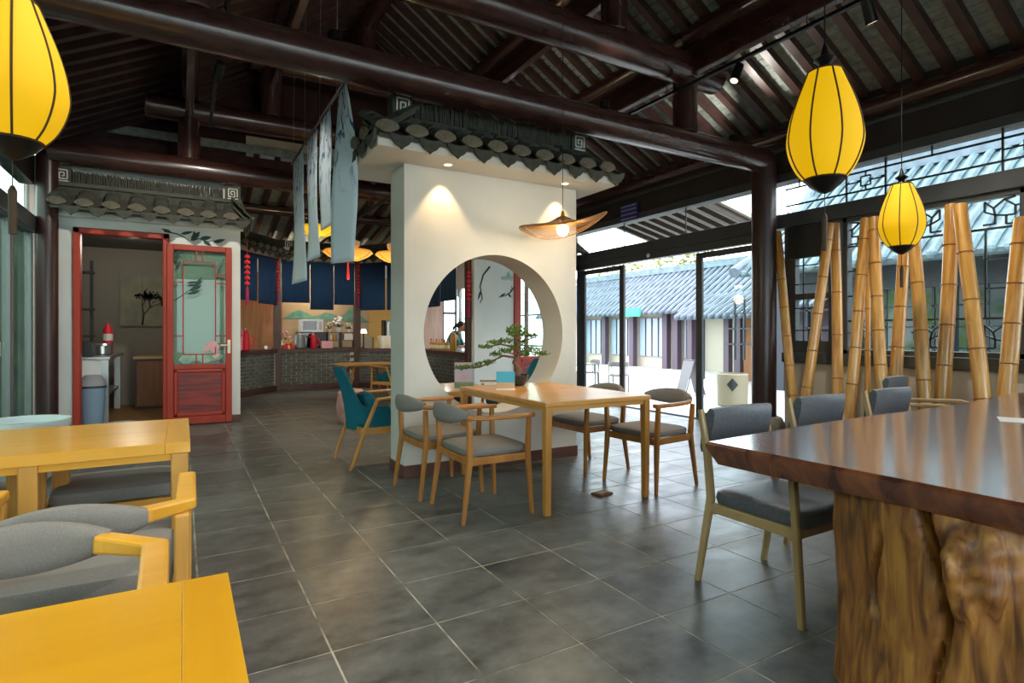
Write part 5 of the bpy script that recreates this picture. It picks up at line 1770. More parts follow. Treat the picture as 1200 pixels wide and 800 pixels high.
# ------------------------------------------------------------------ things on the counter
ZC = ZT
def small(name, label, cat, loc, rz=0.0, group=None):
    return thing(name, label, cat, loc, rz, group)
mw = small('microwave', 'white microwave oven on top of a dark cabinet behind the counter', 'microwave', (2.5, 13.3, 1.24))
MB().box(-0.24, 0.24, -0.16, 0.16, 0, 0.28).build('body', 'white_gloss', mw, bevel=0.008)
MB().box(-0.2, 0.09, -0.166, -0.16, 0.04, 0.24).build('door_glass', 'black_glass', mw)
MB().box(0.13, 0.21, -0.166, -0.16, 0.05, 0.23).build('control_panel', 'off_white', mw)
for k in range(4):
    MB().box(0.15, 0.19, -0.17, -0.166, 0.07 + 0.04 * k, 0.09 + 0.04 * k).build('button', 'grey_plastic', mw)
MB().box(-0.22, -0.21, -0.185, -0.166, 0.06, 0.22).build('handle', 'steel', mw)
db = small('dark_cabinet', 'dark cabinet under the microwave', 'cabinet', (2.5, 13.3, ZC))
MB().box(-0.3, 0.3, -0.18, 0.18, 0, 0.36).build('body', 'dark_plastic', db, bevel=0.006)
MB().box(-0.28, -0.02, -0.19, -0.18, 0.02, 0.34).build('door', 'black_glass', db)
MB().box(0.02, 0.28, -0.19, -0.18, 0.02, 0.34).build('door', 'dark_plastic', db)
jr = small('grey_urn', 'dark grey lidded urn on the counter beside the red kettle', 'urn', (2.2, 12.95, ZC))
MB().lathe([(0.09, 0), (0.11, 0.02), (0.11, 0.26), (0.1, 0.3), (0.03, 0.33), (0.02, 0.36)], 20).build('body', 'frame_alu', jr, smooth=True)
def kettle(label, loc, mat='red_paper', s=1.0):
    t = small('kettle', label, 'kettle', loc)
    MB().lathe([(0.06 * s, 0), (0.075 * s, 0.02), (0.07 * s, 0.2 * s), (0.045 * s, 0.28 * s), (0.05 * s, 0.31 * s), (0.01, 0.34 * s)], 18).build('body', mat, t, smooth=True)
    MB().sweep([(0.065 * s, 0, 0.24 * s), (0.13 * s, 0, 0.22 * s), (0.13 * s, 0, 0.1 * s), (0.07 * s, 0, 0.06 * s)], 0.018, 0.014, up=(0, 1, 0)).build('handle', mat, t)
    MB().tube([(-0.05 * s, 0, 0.24 * s), (-0.1 * s, 0, 0.3 * s)], [0.018, 0.01], 8).build('spout', mat, t)
    MB().tube([(0, 0, 0.33 * s), (0, 0, 0.37 * s)], 0.01, 8).build('knob', 'off_white', t)
kettle('red thermal kettle before the dark cabinet on the counter', (2.48, 12.93, ZC), s=0.95)
kettle('tall red kettle on the angled end of the counter', (1.03, 11.75, ZC), s=1.15)
tag(MB().box(-0.12, 0.12, -0.07, 0.07, 0, 0.16).build('tissue_box', 'flower_pink', bevel=0.008, loc=(2.76, 12.93, ZC)), 'pale pink tissue box on the counter below the flower shelf', 'box')
sh = small('display_shelf', 'low dark display shelf holding potted flowers on the counter', 'shelf', (3.13, 13.2, ZC))
for x in (-0.3, 0.0, 0.3):
    MB().box(x - 0.012, x + 0.012, -0.12, 0.12, 0, 0.34).build('side', 'dark_wood', sh)
for z in (0.0, 0.16, 0.34):
    MB().box(-0.32, 0.32, -0.13, 0.13, z, z + 0.018).build('board', 'dark_wood', sh)
tag(MB().box(-0.1, 0.1, -0.1, 0.1, 0, 0.14).build('white_carton', 'off_white', loc=(3.285, 13.2, ZC + 0.178)), 'white carton in the upper bay of the display shelf', 'box')
for k in range(3):
    tag(MB().lathe([(0.025, 0), (0.03, 0.01), (0.03, 0.08), (0.02, 0.1), (0.02, 0.12)], 12).build('jar', ['cream', 'amber', 'grey_plastic'][k], smooth=True, loc=(2.9 + 0.075 * k, 13.15, ZC + 0.178)), ['cream', 'amber', 'grey'][k] + ' small jar in the display shelf beside the white carton', 'jar', 'jars in the display shelf')
def flowers(label, loc, mat, s=1.0, n=26, leaf='leaf_dark'):
    t = small('potted_flowers', label, 'plant', loc)
    MB().lathe([(0.045 * s, 0), (0.06 * s, 0.09 * s), (0.065 * s, 0.1 * s), (0.05 * s, 0.095 * s), (0, 0.09 * s)], 16).build('pot', 'off_white', t, smooth=True)
    m1, m2 = MB(), MB()
    for k in range(n):
        a, r, z = random.uniform(0, 6.28), random.uniform(0, 0.13) * s, random.uniform(0.14, 0.32) * s
        c = (r * math.cos(a), r * math.sin(a), z)
        m1.ell(c, (0.028 * s, 0.028 * s, 0.022 * s), 7, 4)
        m2.tube([(0, 0, 0.08 * s), c], 0.003, 4)
        a2 = a + 1
        m2.add([(0, 0, 0.1 * s), (r * math.cos(a2) + .02, r * math.sin(a2), z * 0.6), (r * math.cos(a2) * 1.3, r * math.sin(a2) * 1.3, z * 0.7), (r * math.cos(a2), r * math.sin(a2) + .02, z * 0.6)], [(0, 1, 2, 3)])
    tag(m1.build('blossoms', mat, t, smooth=True), kind='stuff')
    tag(m2.build('stems', leaf, t), kind='stuff')
flowers('potted white flowers in the middle of the display shelf', (3.08, 13.2, ZC + 0.358), 'flower_white', 1.1)
flowers('small potted white flowers at the end of the display shelf', (3.3, 13.2, ZC + 0.358), 'flower_white', 0.7, 14)
flowers('potted dark leafed flowers on the display shelf beside the microwave', (2.88, 13.2, ZC + 0.358), 'flower_white', 0.7, 10)
flowers('pink flowers over a green leafy pot behind the yellow bags', (1.95, 13.3, ZC), 'flower_pink', 1.3, 10, 'leaf_green')
for k in range(3):
    t = small('snack_bag', ('yellow snack bag standing on the counter beside the red gift box' if k else 'cream snack bag standing on the counter behind the red gift box'), 'bag', (1.84 + 0.1 * k, 13.05 - 0.02 * k, ZC), 0.4 * k, 'yellow snack bags')
    MB().sweep([(0, 0, 0), (0, 0, 0.05), (0, 0, 0.14), (0, 0, 0.17)], [0.07, 0.08, 0.07, 0.075], [0.04, 0.045, 0.03, 0.006], up=(0, 1, 0), n=10).build('pouch', 'amber' if k else 'cream', t, smooth=True)
    MB().box(-0.04, 0.04, -0.004, 0.004, 0.165, 0.18).build('seal', 'cream', t)
rb = small('gift_box', 'red gift box with a bow on the counter', 'box', (1.96, 12.88, ZC))
MB().box(-0.12, 0.12, -0.07, 0.07, 0, 0.08).build('box', 'red_paper', rb, bevel=0.004)
MB().box(-0.012, 0.012, -0.072, 0.072, 0, 0.082).build('ribbon', 'gold', rb)
for s in (-1, 1):
    MB().ell((s * 0.035, 0, 0.1), (0.035, 0.02, 0.018), 10, 6).build('bow_loop', 'red_paper', rb, smooth=True)
hb = small('wide_basket', 'round dark woven basket tilted against the golden wall', 'basket', (0.98, 12.2, ZC))
MB().lathe([(0.0, 0.0), (0.12, 0.01), (0.2, 0.06), (0.22, 0.09), (0.2, 0.09), (0.12, 0.04), (0, 0.03)], 26).build('bowl', 'bark', hb, smooth=True, rot=(0.4, 1.15, 0.6), loc=(0, 0.1, 0.2))
MB().box(-0.1, 0.1, 0.12, 0.16, 0, 0.36).build('stand', 'dark_wood', hb)
tag(MB().lathe([(0.03, 0), (0.04, 0.02), (0.035, 0.06), (0.02, 0.08)], 12).build('white_cup', 'white_gloss', smooth=True, loc=(1.5, 12.66, ZC)), 'small white cup on the angled end of the counter', 'cup')
cd = small('coffee_dispenser', 'steel drinks dispenser with a black rim behind the counter', 'dispenser', (4.0, 12.45, ZC + 0.28))
MB().lathe([(0.1, 0), (0.1, 0.28), (0.11, 0.29), (0.11, 0.32), (0.03, 0.35)], 20).build('tank', 'steel', cd, smooth=True)
MB().box(-0.12, -0.08, -0.1, 0.1, 0, 0.34).build('bracket', 'black_metal', cd)
tag(MB().box(-0.18, 0.18, -0.18, 0.18, 0, 0.28).build('dispenser_stand', 'cream', loc=(4.0, 12.45, ZC), bevel=0.006), 'cream box stand under the steel dispenser', 'box')
tag(MB().box(-0.09, 0.09, -0.05, 0.05, 0, 0.24).build('paper_bag', 'bin_beige', loc=(3.62, 12.6, ZC), rot=(0, 0, -0.7)), 'beige paper bag standing before the dispenser', 'bag')
lp = small('counter_lamp', 'small table lamp with a cream shade behind the paper bag', 'lamp', (3.56, 12.85, ZC))
MB().lathe([(0.05, 0), (0.05, 0.015), (0.015, 0.03), (0.015, 0.34)], 14).build('base', 'black_metal', lp, smooth=True)
MB().lathe([(0.08, 0.33), (0.05, 0.43)], 18, cap=False).build('shade', 'lens_small', lp, smooth=True)
tag(MB().lathe([(0.05, 0), (0.055, 0.02), (0.055, 0.2), (0.03, 0.22), (0.0, 0.23)], 14).build('red_canister', 'red_paper', smooth=True, loc=(4.05, 12.15, ZC)), 'red canister on the counter close to the partition edge', 'canister')
# bottles and jars seen through the moon gate
for k in range(7):
    y = 10.95 - 0.14 * k
    t = small('bottle', 'amber bottle standing on the counter seen through the moon gate', 'bottle', (4.43, y, ZC), 0, 'amber bottles on the counter')
    MB().lathe([(0.032, 0), (0.036, 0.01), (0.036, 0.12), (0.015, 0.16), (0.013, 0.2)], 12).build('glass', 'amber', t, smooth=True)
    MB().lathe([(0.016, 0.195), (0.016, 0.22)], 10).build('cap', 'gold' if k % 2 else 'red_paper', t)
    MB().lathe([(0.0368, 0.03), (0.0368, 0.1)], 12, cap=False).build('sticker', 'cream', t)
tag(MB().lathe([(0.05, 0), (0.055, 0.01), (0.055, 0.28), (0.045, 0.3), (0.045, 0.34), (0.0, 0.345)], 16).build('tall_jar', 'amber', smooth=True, loc=(4.43, 9.85, ZC)), 'tall amber jar beside the person at the counter', 'jar')
flowers('small green potted plant on the counter before the person', (4.44, 9.05, ZC), 'leaf_lime', 0.75, 16, 'leaf_green')

# ------------------------------------------------------------------ person behind the counter
pe = thing('person', 'person with tied back dark hair in a teal apron bending over the counter', 'person', (4.9, 11.05, 0), 0)
pe.scale = (0.94, 0.94, 0.94)
FD = Vector((0.80, -0.60, 0))       # the way the person faces
SD = Vector((-0.60, -0.80, 0)) * -1.0
def pp_(f_, s_, z):
    return FD * f_ + SD * s_ + Vector((0, 0, z))
def remesh(o, v):
    r = o.modifiers.new('merge', 'REMESH')
    r.mode = 'VOXEL'
    r.voxel_size = v
    r.use_smooth_shade = True
    s = o.modifiers.new('soften', 'SMOOTH')
    s.factor = 0.5
    s.iterations = 4
yawp = math.atan2(FD.y, FD.x)
b = MB()
hipz = 0.86
for s in (-1, 1):
    b.tube([pp_(0, s * 0.09, hipz), pp_(0.02, s * 0.095, 0.46), pp_(-0.02, s * 0.095, 0.09)], [0.085, 0.058, 0.038], 12)
    b.tube([pp_(-0.05, s * 0.095, 0.045), pp_(0.06, s * 0.1, 0.04), pp_(0.15, s * 0.105, 0.025)], [0.04, 0.042, 0.028], 10)
    # arm: shoulder, elbow, wrist
    sh_ = pp_(0.16, s * 0.19, 1.24)
    el_ = pp_(0.24, s * 0.22, 1.0)
    wr_ = pp_(0.43, s * 0.13, 0.98)
    b.tube([sh_, (sh_ + el_) / 2, el_, (el_ + wr_) / 2, wr_], [0.05, 0.046, 0.04, 0.036, 0.026], 10)
    hnd = wr_ + FD * 0.05
    b.ell(hnd, (0.045, 0.036, 0.018), 10, 6, rot=(0, 0, yawp))
    for k in range(4):
        o_ = (k - 1.5) * 0.018
        l_ = (0.06, 0.072, 0.068, 0.052)[k]
        r0 = hnd + FD * 0.035 + SD * o_
        b.tube([r0, r0 + FD * l_ * 0.55 + Vector((0, 0, -0.008)), r0 + FD * l_ * 0.85 + Vector((0, 0, -0.03))], [0.009, 0.0085, 0.007], 6)
    r0 = hnd - SD * s * 0.03
    b.tube([r0, r0 - SD * s * 0.025 + FD * 0.025, r0 - SD * s * 0.02 + FD * 0.05], [0.01, 0.009, 0.008], 6)
b.tube([pp_(0, 0, 0.84), pp_(0.01, 0, 0.95), pp_(0.06, 0, 1.1), pp_(0.13, 0, 1.24), pp_(0.17, 0, 1.3)], [0.14, 0.13, 0.135, 0.13, 0.08], 14)
b.tube([pp_(0.165, 0, 1.26), pp_(0.21, 0, 1.36)], [0.05, 0.045], 10)
hc = pp_(0.26, 0, 1.44)
b.ell(hc, (0.095, 0.075, 0.115), 16, 12, rot=(0, 0.5, yawp))
b.ell(hc + FD * 0.085 + Vector((0, 0, -0.05)), (0.02, 0.014, 0.02), 8, 6)     # nose
b.ell(hc + FD * 0.05 + Vector((0, 0, -0.1)), (0.035, 0.03, 0.025), 8, 6)      # chin
for s in (-1, 1):
    b.ell(hc + SD * s * 0.076 + Vector((0, 0, -0.01)), (0.02, 0.01, 0.03), 8, 6, rot=(0, 0, yawp))
body = b.build('body', 'skin', pe, smooth=True)
remesh(body, 0.013)
for s in (-1, 1):
    MB().ell(hc + FD * 0.083 + SD * s * 0.03 + Vector((0, 0, -0.015)), (0.008, 0.012, 0.007), 8, 6).build('eye', 'hair', body, smooth=True)
MB().ell(hc + FD * 0.075 + Vector((0, 0, -0.085)), (0.008, 0.02, 0.006), 8, 6, rot=(0, 0, yawp)).build('mouth', 'flower_pink', body, smooth=True)
hr = MB()
hr.ell(hc - FD * 0.018 + Vector((0, 0, 0.03)), (0.1, 0.086, 0.1), 14, 10, rot=(0, 0.5, yawp))
hr.ell(hc - FD * 0.12 + Vector((0, 0, 0.02)), (0.05, 0.04, 0.04), 10, 8)
hr.tube([hc - FD * 0.13 + Vector((0, 0, 0.02)), hc - FD * 0.19 + Vector((0, 0, -0.03)), hc - FD * 0.2 + Vector((0, 0, -0.11))], [0.03, 0.032, 0.012], 10)
hair = hr.build('hair', 'hair', pe, smooth=True)
remesh(hair, 0.012)
shb = MB()
shb.tube([pp_(0, 0, 0.8), pp_(0.01, 0, 0.95), pp_(0.06, 0, 1.1), pp_(0.13, 0, 1.24), pp_(0.175, 0, 1.31)], [0.16, 0.147, 0.152, 0.148, 0.085], 16)
for s in (-1, 1):
    sh_ = pp_(0.14, s * 0.16, 1.25)
    el_ = pp_(0.24, s * 0.22, 1.0)
    shb.tube([sh_, (sh_ + el_) / 2, el_ + Vector((0, 0, 0.02))], [0.068, 0.062, 0.056], 10)
shirt = shb.build('shirt', 'teal_shirt', pe, smooth=True)
remesh(shirt, 0.014)
tr_ = MB()
for s in (-1, 1):
    tr_.tube([pp_(0, s * 0.085, 0.9), pp_(0.02, s * 0.095, 0.46), pp_(-0.02, s * 0.095, 0.1)], [0.105, 0.075, 0.06], 12)
trs = tr_.build('trousers', 'trousers', pe, smooth=True)
remesh(trs, 0.014)
for s in (-1, 1):
    MB().sweep([pp_(-0.13, s * 0.05, 1.0), pp_(-0.1, s * 0.07, 1.12), pp_(-0.01, s * 0.085, 1.3), pp_(0.06, s * 0.09, 1.36)], 0.03, 0.01, n=6).build('apron_strap', 'off_white', pe, smooth=True)

# ------------------------------------------------------------------ track lights and signs under the roof
def track(x, y0, y1, z, heads, label):
    t = thing('light_track', label, 'track light', (x, y0, z), 0, 'ceiling light tracks')
    MB().box(-0.018, 0.018, 0, y1 - y0, -0.015, 0.015).build('rail', 'black_metal', t)
    k = 0
    yy = y0 + 0.3
    while yy < y1:
        MB().tube([(0, yy - y0, 0.01), (0, yy - y0, 0.35)], 0.004, 5).build('suspension_rod', 'black_metal', t)
        yy += 1.6
    for (yh, tgt, power, size) in heads:
        p = Vector((0, yh - y0, -0.08))
        d = (Vector(tgt) - Vector((x, yh, z - 0.08))).normalized()
        h = MB().tube([(0, 0, 0.09), (0, 0, -0.09)], [0.04, 0.045], 16).build('spot_head', 'black_metal', t, smooth=True, loc=p - Vector((0, 0, 0.03)))
        h.rotation_euler = d.to_track_quat('-Z', 'Y').to_euler()
        MB().lathe([(0.036, -0.0905), (0.0005, -0.091)], 14).build('lens', 'lens_small', h)
        MB().tube([p + Vector((0, 0, 0.07)), p], 0.008, 6).build('arm', 'black_metal', t)
        spot(Vector((x, yh, z - 0.11)) + d * 0.11, tgt, power, size, 0.8, (1, 0.91, 0.78), 0.05)
KP = 0.55
track(4.55, -2.2, 8.3, 3.78, [(0.4, (3.0, 0.9, 0.7), 120 * KP, 75), (2.4, (5.9, 2.3, 1.0), 170 * KP, 85), (3.6, (3.1, 3.6, 0.7), 110 * KP, 75), (6.8, (4.8, 6.8, 0.0), 60 * KP, 90)], 'black light track with spot heads under the right roof slope')
track(0.3, -2.2, 8.0, 3.78, [(0.3, (-0.35, 0.9, 0.7), 170 * KP, 70), (2.3, (-0.4, 2.9, 0.7), 150 * KP, 75), (3.6, (1.2, 3.0, 0), 35 * KP, 100), (6.0, (-0.2, 8.6, 1.9), 190 * KP, 80), (5.0, (1.15, 6.0, 2.3), 70 * KP, 60)], 'black light track with spot heads over the honey wood tables')
track(2.5, 5.3, 12.4, 3.1, [(6.2, (2.4, 6.4, 0), 70 * KP, 100), (9.6, (2.2, 12.6, 1.2), 120 * KP, 80), (10.4, (3.8, 11.5, 1.0), 60 * KP, 80)], 'black light track with spot heads before the drinks counter')
point((5.6, 11.2, 2.6), 25, (1, 0.95, 0.88), 0.15)
point((2.6, 13.4, 2.4), 30, (1, 0.82, 0.58), 0.1)

for (x, y, z) in ((1.0, 4.4, 3.41), (3.6, 4.4, 3.41), (5.5, 4.4, 3.41), (1.2, -0.6, 3.51), (4.0, -0.6, 3.51)):
    u = thing('uplight', 'small black uplight sitting on the round tie beam ' + ('behind the near tables' if y < 0 else 'beyond its king post by the column' if x > 5 else 'above the printed cloth strips' if x < 2 else 'above the rattan hat lamp'), 'lamp', (x, y, z), 0, 'uplights on the tie beams')
    MB().lathe([(0.035, 0), (0.05, 0.01), (0.05, 0.07), (0.042, 0.075), (0.042, 0.06), (0.0, 0.06)], 16).build('housing', 'black_metal', u, smooth=True)
    MB().lathe([(0.04, 0.064), (0.0005, 0.065)], 14).build('lens', 'lens_small', u)
    for sy in (-1, 1):
        spot((x, y, z + 0.1), (x, y + sy * 1.25, z + 1.1), 22, 88, 0.7, (1, 0.93, 0.84), 0.04)

sg = thing('exit_sign', 'small blue sign with pale lines on the dark band above the glass door', 'sign', (XR - 0.05, 7.0, 3.16))
MB().box(-0.02, 0.02, -0.2, 0.2, -0.13, 0.13).build('panel', 'sign_blue', sg, bevel=0.004)
for z in (-0.1, -0.03, 0.04, 0.1):
    MB().box(-0.024, -0.02, -0.18, 0.18, z - 0.012, z + 0.012).build('text_line', 'sign_line', sg)

# a small dark floor socket by the oak table
fsk = thing('floor_socket', 'small dark metal floor socket plate set in the tiles by the oak table', 'socket', (2.72, 3.35, 0.0), 0.2)
MB().box(-0.07, 0.07, -0.05, 0.05, -0.001, 0.012).build('plate', 'bark', fsk, bevel=0.003)
MB().box(-0.045, 0.045, -0.03, 0.03, 0.012, 0.015).build('flap', 'rattan', fsk)

# ------------------------------------------------------------------ courtyard
GZ = -0.3
gr = MB()
gr.box(XR + 0.16, 60, -30, 60, GZ - 0.3, GZ)
gr.box(-40, XL - 0.2, -30, 60, GZ - 0.3, GZ)
gr.box(XL - 0.2, XR + 0.16, -30, YN - 0.2, GZ - 0.3, GZ)
gr.box(XL - 0.2, XR + 0.16, YB + 0.3, 60, GZ - 0.3, GZ)
tag(gr.build('ground_courtyard', 'pave'), 'pale paved courtyard outside the glass', 'ground', kind='structure')
stp = MB().box(XR + 0.16, XR + 0.9, 4.4, 8.5, GZ, GZ + 0.28).box(XR + 0.9, XR + 1.3, 4.4, 8.5, GZ, GZ + 0.14).build('door_step', 'pave', bevel=0.01)
tag(stp, 'pale stone steps outside the glass door', 'steps', kind='structure')

dc = thing('door_canopy', 'grey canopy on rafters outside above the glass door', 'canopy', (XR + 0.16, 6.0, 3.3), kind='structure')
MB().add([(0, 0, 0.1), (1.6, 0, -0.26), (1.6, 2.35, -0.26), (0, 2.35, 0.1), (0, 0, 0.18), (1.6, 0, -0.18), (1.6, 2.35, -0.18), (0, 2.35, 0.18)], [(0, 3, 2, 1), (4, 5, 6, 7), (0, 1, 5, 4), (1, 2, 6, 5), (2, 3, 7, 6), (3, 0, 4, 7)]).build('deck', 'ext_wall', dc)
for k in range(9):
    MB().bar((0, 0.1 + k * 0.27, 0.06), (1.6, 0.1 + k * 0.27, -0.3), 0.07, 0.08).build('rafter', 'rafter_wood', dc)

def tile_slope(name, parent, p0, p1, up, mat, rows=None, sp=0.3):
    """roof slope: deck plus raised tile rows running up the slope. p0->p1 eave, up = vector eave->ridge"""
    p0, p1, up = Vector(p0), Vector(p1), Vector(up)
    ex = (p1 - p0); L = ex.length; ex.normalize()
    nrm = ex.cross(up).normalized()
    if nrm.z < 0: nrm = -nrm
    th = nrm * 0.1
    a, b, c, d = p0, p1, p1 + up, p0 + up
    MB().add([a, b, c, d, a - th, b - th, c - th, d - th], [(0, 1, 2, 3), (7, 6, 5, 4), (0, 4, 5, 1), (1, 5, 6, 2), (2, 6, 7, 3), (3, 7, 4, 0)]).build('roof_deck', mat, parent)
    n = max(1, int(L / sp))
    m = MB()
    seg = max(1, int(up.length / 0.35))
    for i in range(n):
        q = p0 + ex * (L * (i + 0.5) / n)
        pts = [q + up * (k / seg) + nrm * (0.02 + (0.03 if k % 2 else 0.0)) for k in range(seg + 1)]
        m.tube(pts, 0.085, 6)
        m.ell(q - up.normalized() * 0.02 + nrm * 0.02, (0.1, 0.1, 0.1), 8, 5)
    o = m.build(name, mat, parent)
    tag(o, kind='stuff')

# far gate house
gh = thing('gate_house', 'grey tiled gate house across the courtyard with a green sign', 'building', (17.6, 16, GZ))
def W(x, y, z): return (x - 17.6, y - 16, z - GZ)
tile_slope('tile_rows', gh, W(17.2, 10.6, 2.1), W(17.2, 27, 2.1), (3.0, 0, 2.0), 'ext_tile', sp=0.34)
MB().box(*[v for ab in zip(W(20.0, 10.6, 4.1), W(20.4, 27, 4.4)) for v in ab]).build('ridge', 'ext_tile2', gh)
MB().box(*[v for ab in zip(W(18.4, 10.6, GZ), W(18.6, 27, 2.5)) for v in ab]).build('wall', 'ext_wall', gh)
for y in (10.8, 11.6, 13.4, 14.2, 16.4, 17.3, 17.9, 20, 22, 24):
    MB().box(*[v for ab in zip(W(17.95, y - 0.14, GZ), W(18.2, y + 0.14, 2.3)) for v in ab]).build('post', 'ext_wood', gh)
for (ya, yb) in ((12.0, 13.0), (16.5, 17.1), (18.2, 19.8), (20.2, 21.8), (22.2, 23.8)):
    MB().box(*[v for ab in zip(W(18.3, ya, 0.2), W(18.38, yb, 1.9)) for v in ab]).build('window', 'ext_window', gh)
    for k in range(1, 4):
        yy = ya + (yb - ya) * k / 4
        MB().box(*[v for ab in zip(W(18.26, yy - 0.02, 0.2), W(18.3, yy + 0.02, 1.9)) for v in ab]).build('lattice_bar', 'ext_wood', gh)
MB().box(*[v for ab in zip(W(16.95, 18.35, 1.95), W(17.02, 19.5, 2.32)) for v in ab]).build('name_board', 'green_sign', gh)
# small porch roof in front
pr_ = thing('porch', 'low tiled porch roof on dark posts beside the gate house', 'porch', (15.2, 11.6, GZ))
def W2(x, y, z): return (x - 15.2, y - 11.6, z - GZ)
tile_slope('tile_rows', pr_, W2(14.4, 10.2, 1.75), W2(14.4, 13.9, 1.75), (1.5, 0, 0.75), 'ext_tile', sp=0.28)
for y in (10.4, 12.2, 13.3, 13.7):
    MB().box(*[v for ab in zip(W2(14.9, y - 0.1, GZ), W2(15.1, y + 0.1, 1.9)) for v in ab]).build('post', 'ext_wood', pr_)
MB().box(*[v for ab in zip(W2(15.5, 10.2, GZ), W2(15.6, 12.0, 1.9)) for v in ab]).build('screen', 'panel_wood', pr_)

# near pavilion to the right
pv = thing('pavilion', 'long grey tiled pavilion with dark posts and lattice windows outside the lattice windows', 'building', (13.8, 4, GZ))
def W3(x, y, z): return (x - 13.8, y - 4, z - GZ)
YP0, YP1 = -6.0, 9.9
tile_slope('tile_rows', pv, W3(12.6, YP0, 2.75), W3(12.6, YP1, 2.75), (3.6, 0, 2.7), 'ext_tile2', sp=0.3)
tile_slope('tile_rows', pv, W3(19.8, YP1, 2.75), W3(19.8, YP0, 2.75), (-3.6, 0, 2.7), 'ext_tile2', sp=0.6)
MB().box(*[v for ab in zip(W3(16.0, YP0, 5.4), W3(16.4, YP1, 5.75)) for v in ab]).build('ridge', 'ext_tile', pv)
# curved verge at the end
MB().sweep([W3(12.4, YP1, 2.78), W3(13.4, YP1, 3.3), W3(14.6, YP1, 4.15), W3(15.6, YP1, 5.05), W3(16.2, YP1, 5.9)], [0.3] * 5, [0.28, 0.26, 0.24, 0.24, 0.3], n=8).build('verge', 'ext_tile', pv, smooth=True)
gb = MB().add([W3(13.6, YP1 - 0.3, 2.6), W3(18.8, YP1 - 0.3, 2.6), W3(16.2, YP1 - 0.3, 5.3)], [(0, 1, 2)])
gb.build('gable', 'ext_wall', pv)
MB().box(*[v for ab in zip(W3(13.9, YP0, GZ), W3(14.0, YP1, 0.45)) for v in ab]).build('low_wall', 'ext_tile2', pv)
MB().box(*[v for ab in zip(W3(13.75, YP0, 2.2), W3(14.05, YP1, 2.75)) for v in ab]).build('lintel', 'lattice_dark', pv)
y = YP0 + 0.3
while y < YP1:
    MB().box(*[v for ab in zip(W3(13.7, y - 0.13, GZ), W3(13.96, y + 0.13, 2.7)) for v in ab]).build('post', 'lattice_dark', pv)
    for k in range(1, 6):
        yy = y + 1.9 * k / 6
        MB().box(*[v for ab in zip(W3(13.9, yy - 0.025, 0.45), W3(13.95, yy + 0.025, 2.2)) for v in ab]).build('lattice_bar', 'lattice_dark', pv)
    for z in (0.9, 1.35, 1.8):
        MB().box(*[v for ab in zip(W3(13.9, y, z - 0.02), W3(13.95, y + 1.9, z + 0.02)) for v in ab]).build('lattice_bar', 'lattice_dark', pv)
    y += 1.9
MB().box(*[v for ab in zip(W3(17.9, YP0, GZ), W3(18.0, YP1, 2.7)) for v in ab]).build('rear_wall', 'garden_view', pv)

# trees
def tree(label, x, y, h, r, mat, n=1500, ls=0.22):
    t = thing('tree', label, 'tree', (x, y, GZ))
    MB().tube([(0, 0, 0), (0.1, 0, h * 0.5), (0, 0.1, h * 0.8)], [0.16, 0.12, 0.05], 8).build('trunk', 'bark', t, smooth=True)
    m = MB()
    for k in range(n):
        q = Vector((random.gauss(0, 1), random.gauss(0, 1), random.gauss(0, 1)))
        q = q.normalized() * (random.random() ** 0.4)
        c = Vector((q.x * r, q.y * r, h + q.z * r * 0.75))
        c += Vector((math.sin(c.z * 3 + c.x * 2), math.cos(c.x * 3), 0)) * 0.2
        d = Vector((random.gauss(0, 1), random.gauss(0, 1), random.gauss(0, 1))).normalized()
        s = d.orthogonal().normalized()
        l = random.uniform(0.6, 1.2) * ls
        m.add([c - s * l * .4, c + d * l * .5 - s * l * 0.1, c + s * l * .4, c - d * l * .5], [(0, 1, 2, 3)])
    tag(m.build('foliage', mat, t), kind='stuff')
tree('yellow green leafy tree rising behind the gate house roof', 23, 21.5, 5.2, 1.9, 'leaf_lime')
tree('dark green tree rising behind the gate house ridge', 24, 15.8, 5.6, 2.0, 'leaf_dark')
tree('green tree behind the gate house at its hidden end', 22.5, 25.5, 4.6, 1.8, 'leaf_lime')
tree('bushy dark tree behind the pavilion', 22, 7.5, 6.0, 2.6, 'leaf_dark', 2200, 0.28)
tree('green tree standing outside the sliding glass', -8.0, 9.0, 3.0, 2.2, 'leaf_dark')
tree('leafy tree in the side yard outside the sliding glass', -8.4, 3.5, 3.2, 2.2, 'leaf_dark')
hd = MB().box(-4.8, -4.3, -8, 12.4, GZ, 2.7).box(-4.3, -1.64, 12, 12.4, GZ, 3.2).build('garden_wall', 'hedge')
tag(hd, 'green clad garden wall outside the sliding glass', 'wall', kind='structure')

# yard furniture
def yard_chair(label, x, y, rz, group='white yard chairs'):
    t = thing('yard_chair', label, 'chair', (x, y, GZ), rz, group)
    for sx in (-1, 1):
        for sy in (-1, 1):
            MB().tube([(sx * 0.22, sy * 0.2, 0), (sx * 0.2, sy * 0.2, 0.46)], 0.015, 6).build('leg', 'grey_sign', t)
    MB().ell((0, 0, 0.46), (0.23, 0.23, 0.03), 20, 6, 0.5, 0.5).build('seat', 'yard_pale', t, smooth=True)
    P = [(-0.24 * math.cos(a), 0.25 * math.sin(a), 0.74) for a in [-1.5 + 3.0 * i / 12 for i in range(13)]]
    MB().sweep(P, 0.02, 0.12, n=8).build('backrest', 'yard_pale', t, smooth=True)
    for i in (1, 4, 8, 11):
        MB().tube([(P[i][0] * .95, P[i][1] * .95, 0.46), (P[i][0], P[i][1], 0.7)], 0.01, 5).build('back_spindle', 'grey_sign', t)
    return t
y0c = yard_chair('white yard chair beside the open side of the glass door', 9.55, 11.1, 0.6)
dup(y0c, (9.6, 12.3, GZ), 2.4, 'white yard chair behind the fixed glass panel')
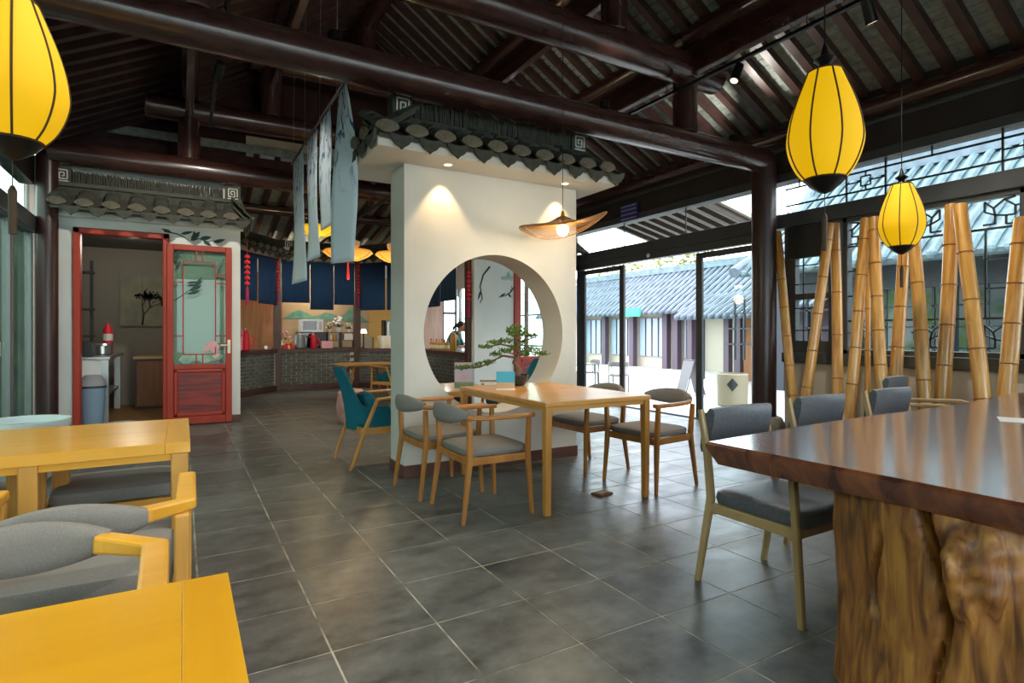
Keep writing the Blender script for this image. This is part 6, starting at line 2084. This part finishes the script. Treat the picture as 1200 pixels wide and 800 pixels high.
yt = thing('yard_table', 'white yard table behind the fixed glass panel', 'table', (8.9, 12.0, GZ))
MB().box(-0.4, 0.4, -0.4, 0.4, 0.7, 0.73).build('top', 'yard_pale', yt)
for sx in (-1, 1):
    for sy in (-1, 1):
        MB().tube([(sx * 0.34, sy * 0.34, 0), (sx * 0.34, sy * 0.34, 0.7)], 0.018, 6).build('leg', 'grey_sign', yt)
af = thing('sandwich_board', 'grey folding sign board standing in the courtyard', 'sign', (10.75, 9.85, GZ), -0.35)
for s in (-1, 1):
    MB().cbox((s * 0.14, 0, 0.44), (0.025, 0.52, 0.84), (0, -s * 0.26, 0)).build('board', 'grey_sign', af, bevel=0.005)
    for sy in (-1, 1):
        MB().tube([(s * 0.27, sy * 0.24, 0), (s * 0.16, sy * 0.24, 0.4)], 0.012, 6).build('leg', 'steel', af)
MB().box(-0.05, 0.05, -0.2, 0.2, 0.84, 0.87).build('top_handle', 'dark_plastic', af)
tb = thing('yard_bin', 'beige drum bin with a dark diamond outside the glass door', 'bin', (9.95, 7.98, GZ))
MB().lathe([(0.27, 0), (0.3, 0.02), (0.31, 0.66), (0.29, 0.68), (0.29, 0.64), (0, 0.62)], 28).build('drum', 'bin_beige', tb, smooth=True)
va = Vector((-9.95, -7.98, 0)).normalized()
sa = Vector((-va.y, va.x, 0))
m = MB()
q = va * 0.315 + sa * 0.0
m.add([q + Vector((0, 0, 0.6)), q + sa * 0.11 - va * 0.02 + Vector((0, 0, 0.46)), q + Vector((0, 0, 0.32)), q - sa * 0.11 - va * 0.02 + Vector((0, 0, 0.46)),
       q * 0.97 + Vector((0, 0, 0.6)), q * 0.97 + sa * 0.11 - va * 0.02 + Vector((0, 0, 0.46)), q * 0.97 + Vector((0, 0, 0.32)), q * 0.97 - sa * 0.11 - va * 0.02 + Vector((0, 0, 0.46))],
      [(0, 1, 2, 3), (7, 6, 5, 4), (0, 4, 5, 1), (1, 5, 6, 2), (2, 6, 7, 3), (3, 7, 4, 0)])
m.build('diamond_mark', 'dark_plastic', tb)
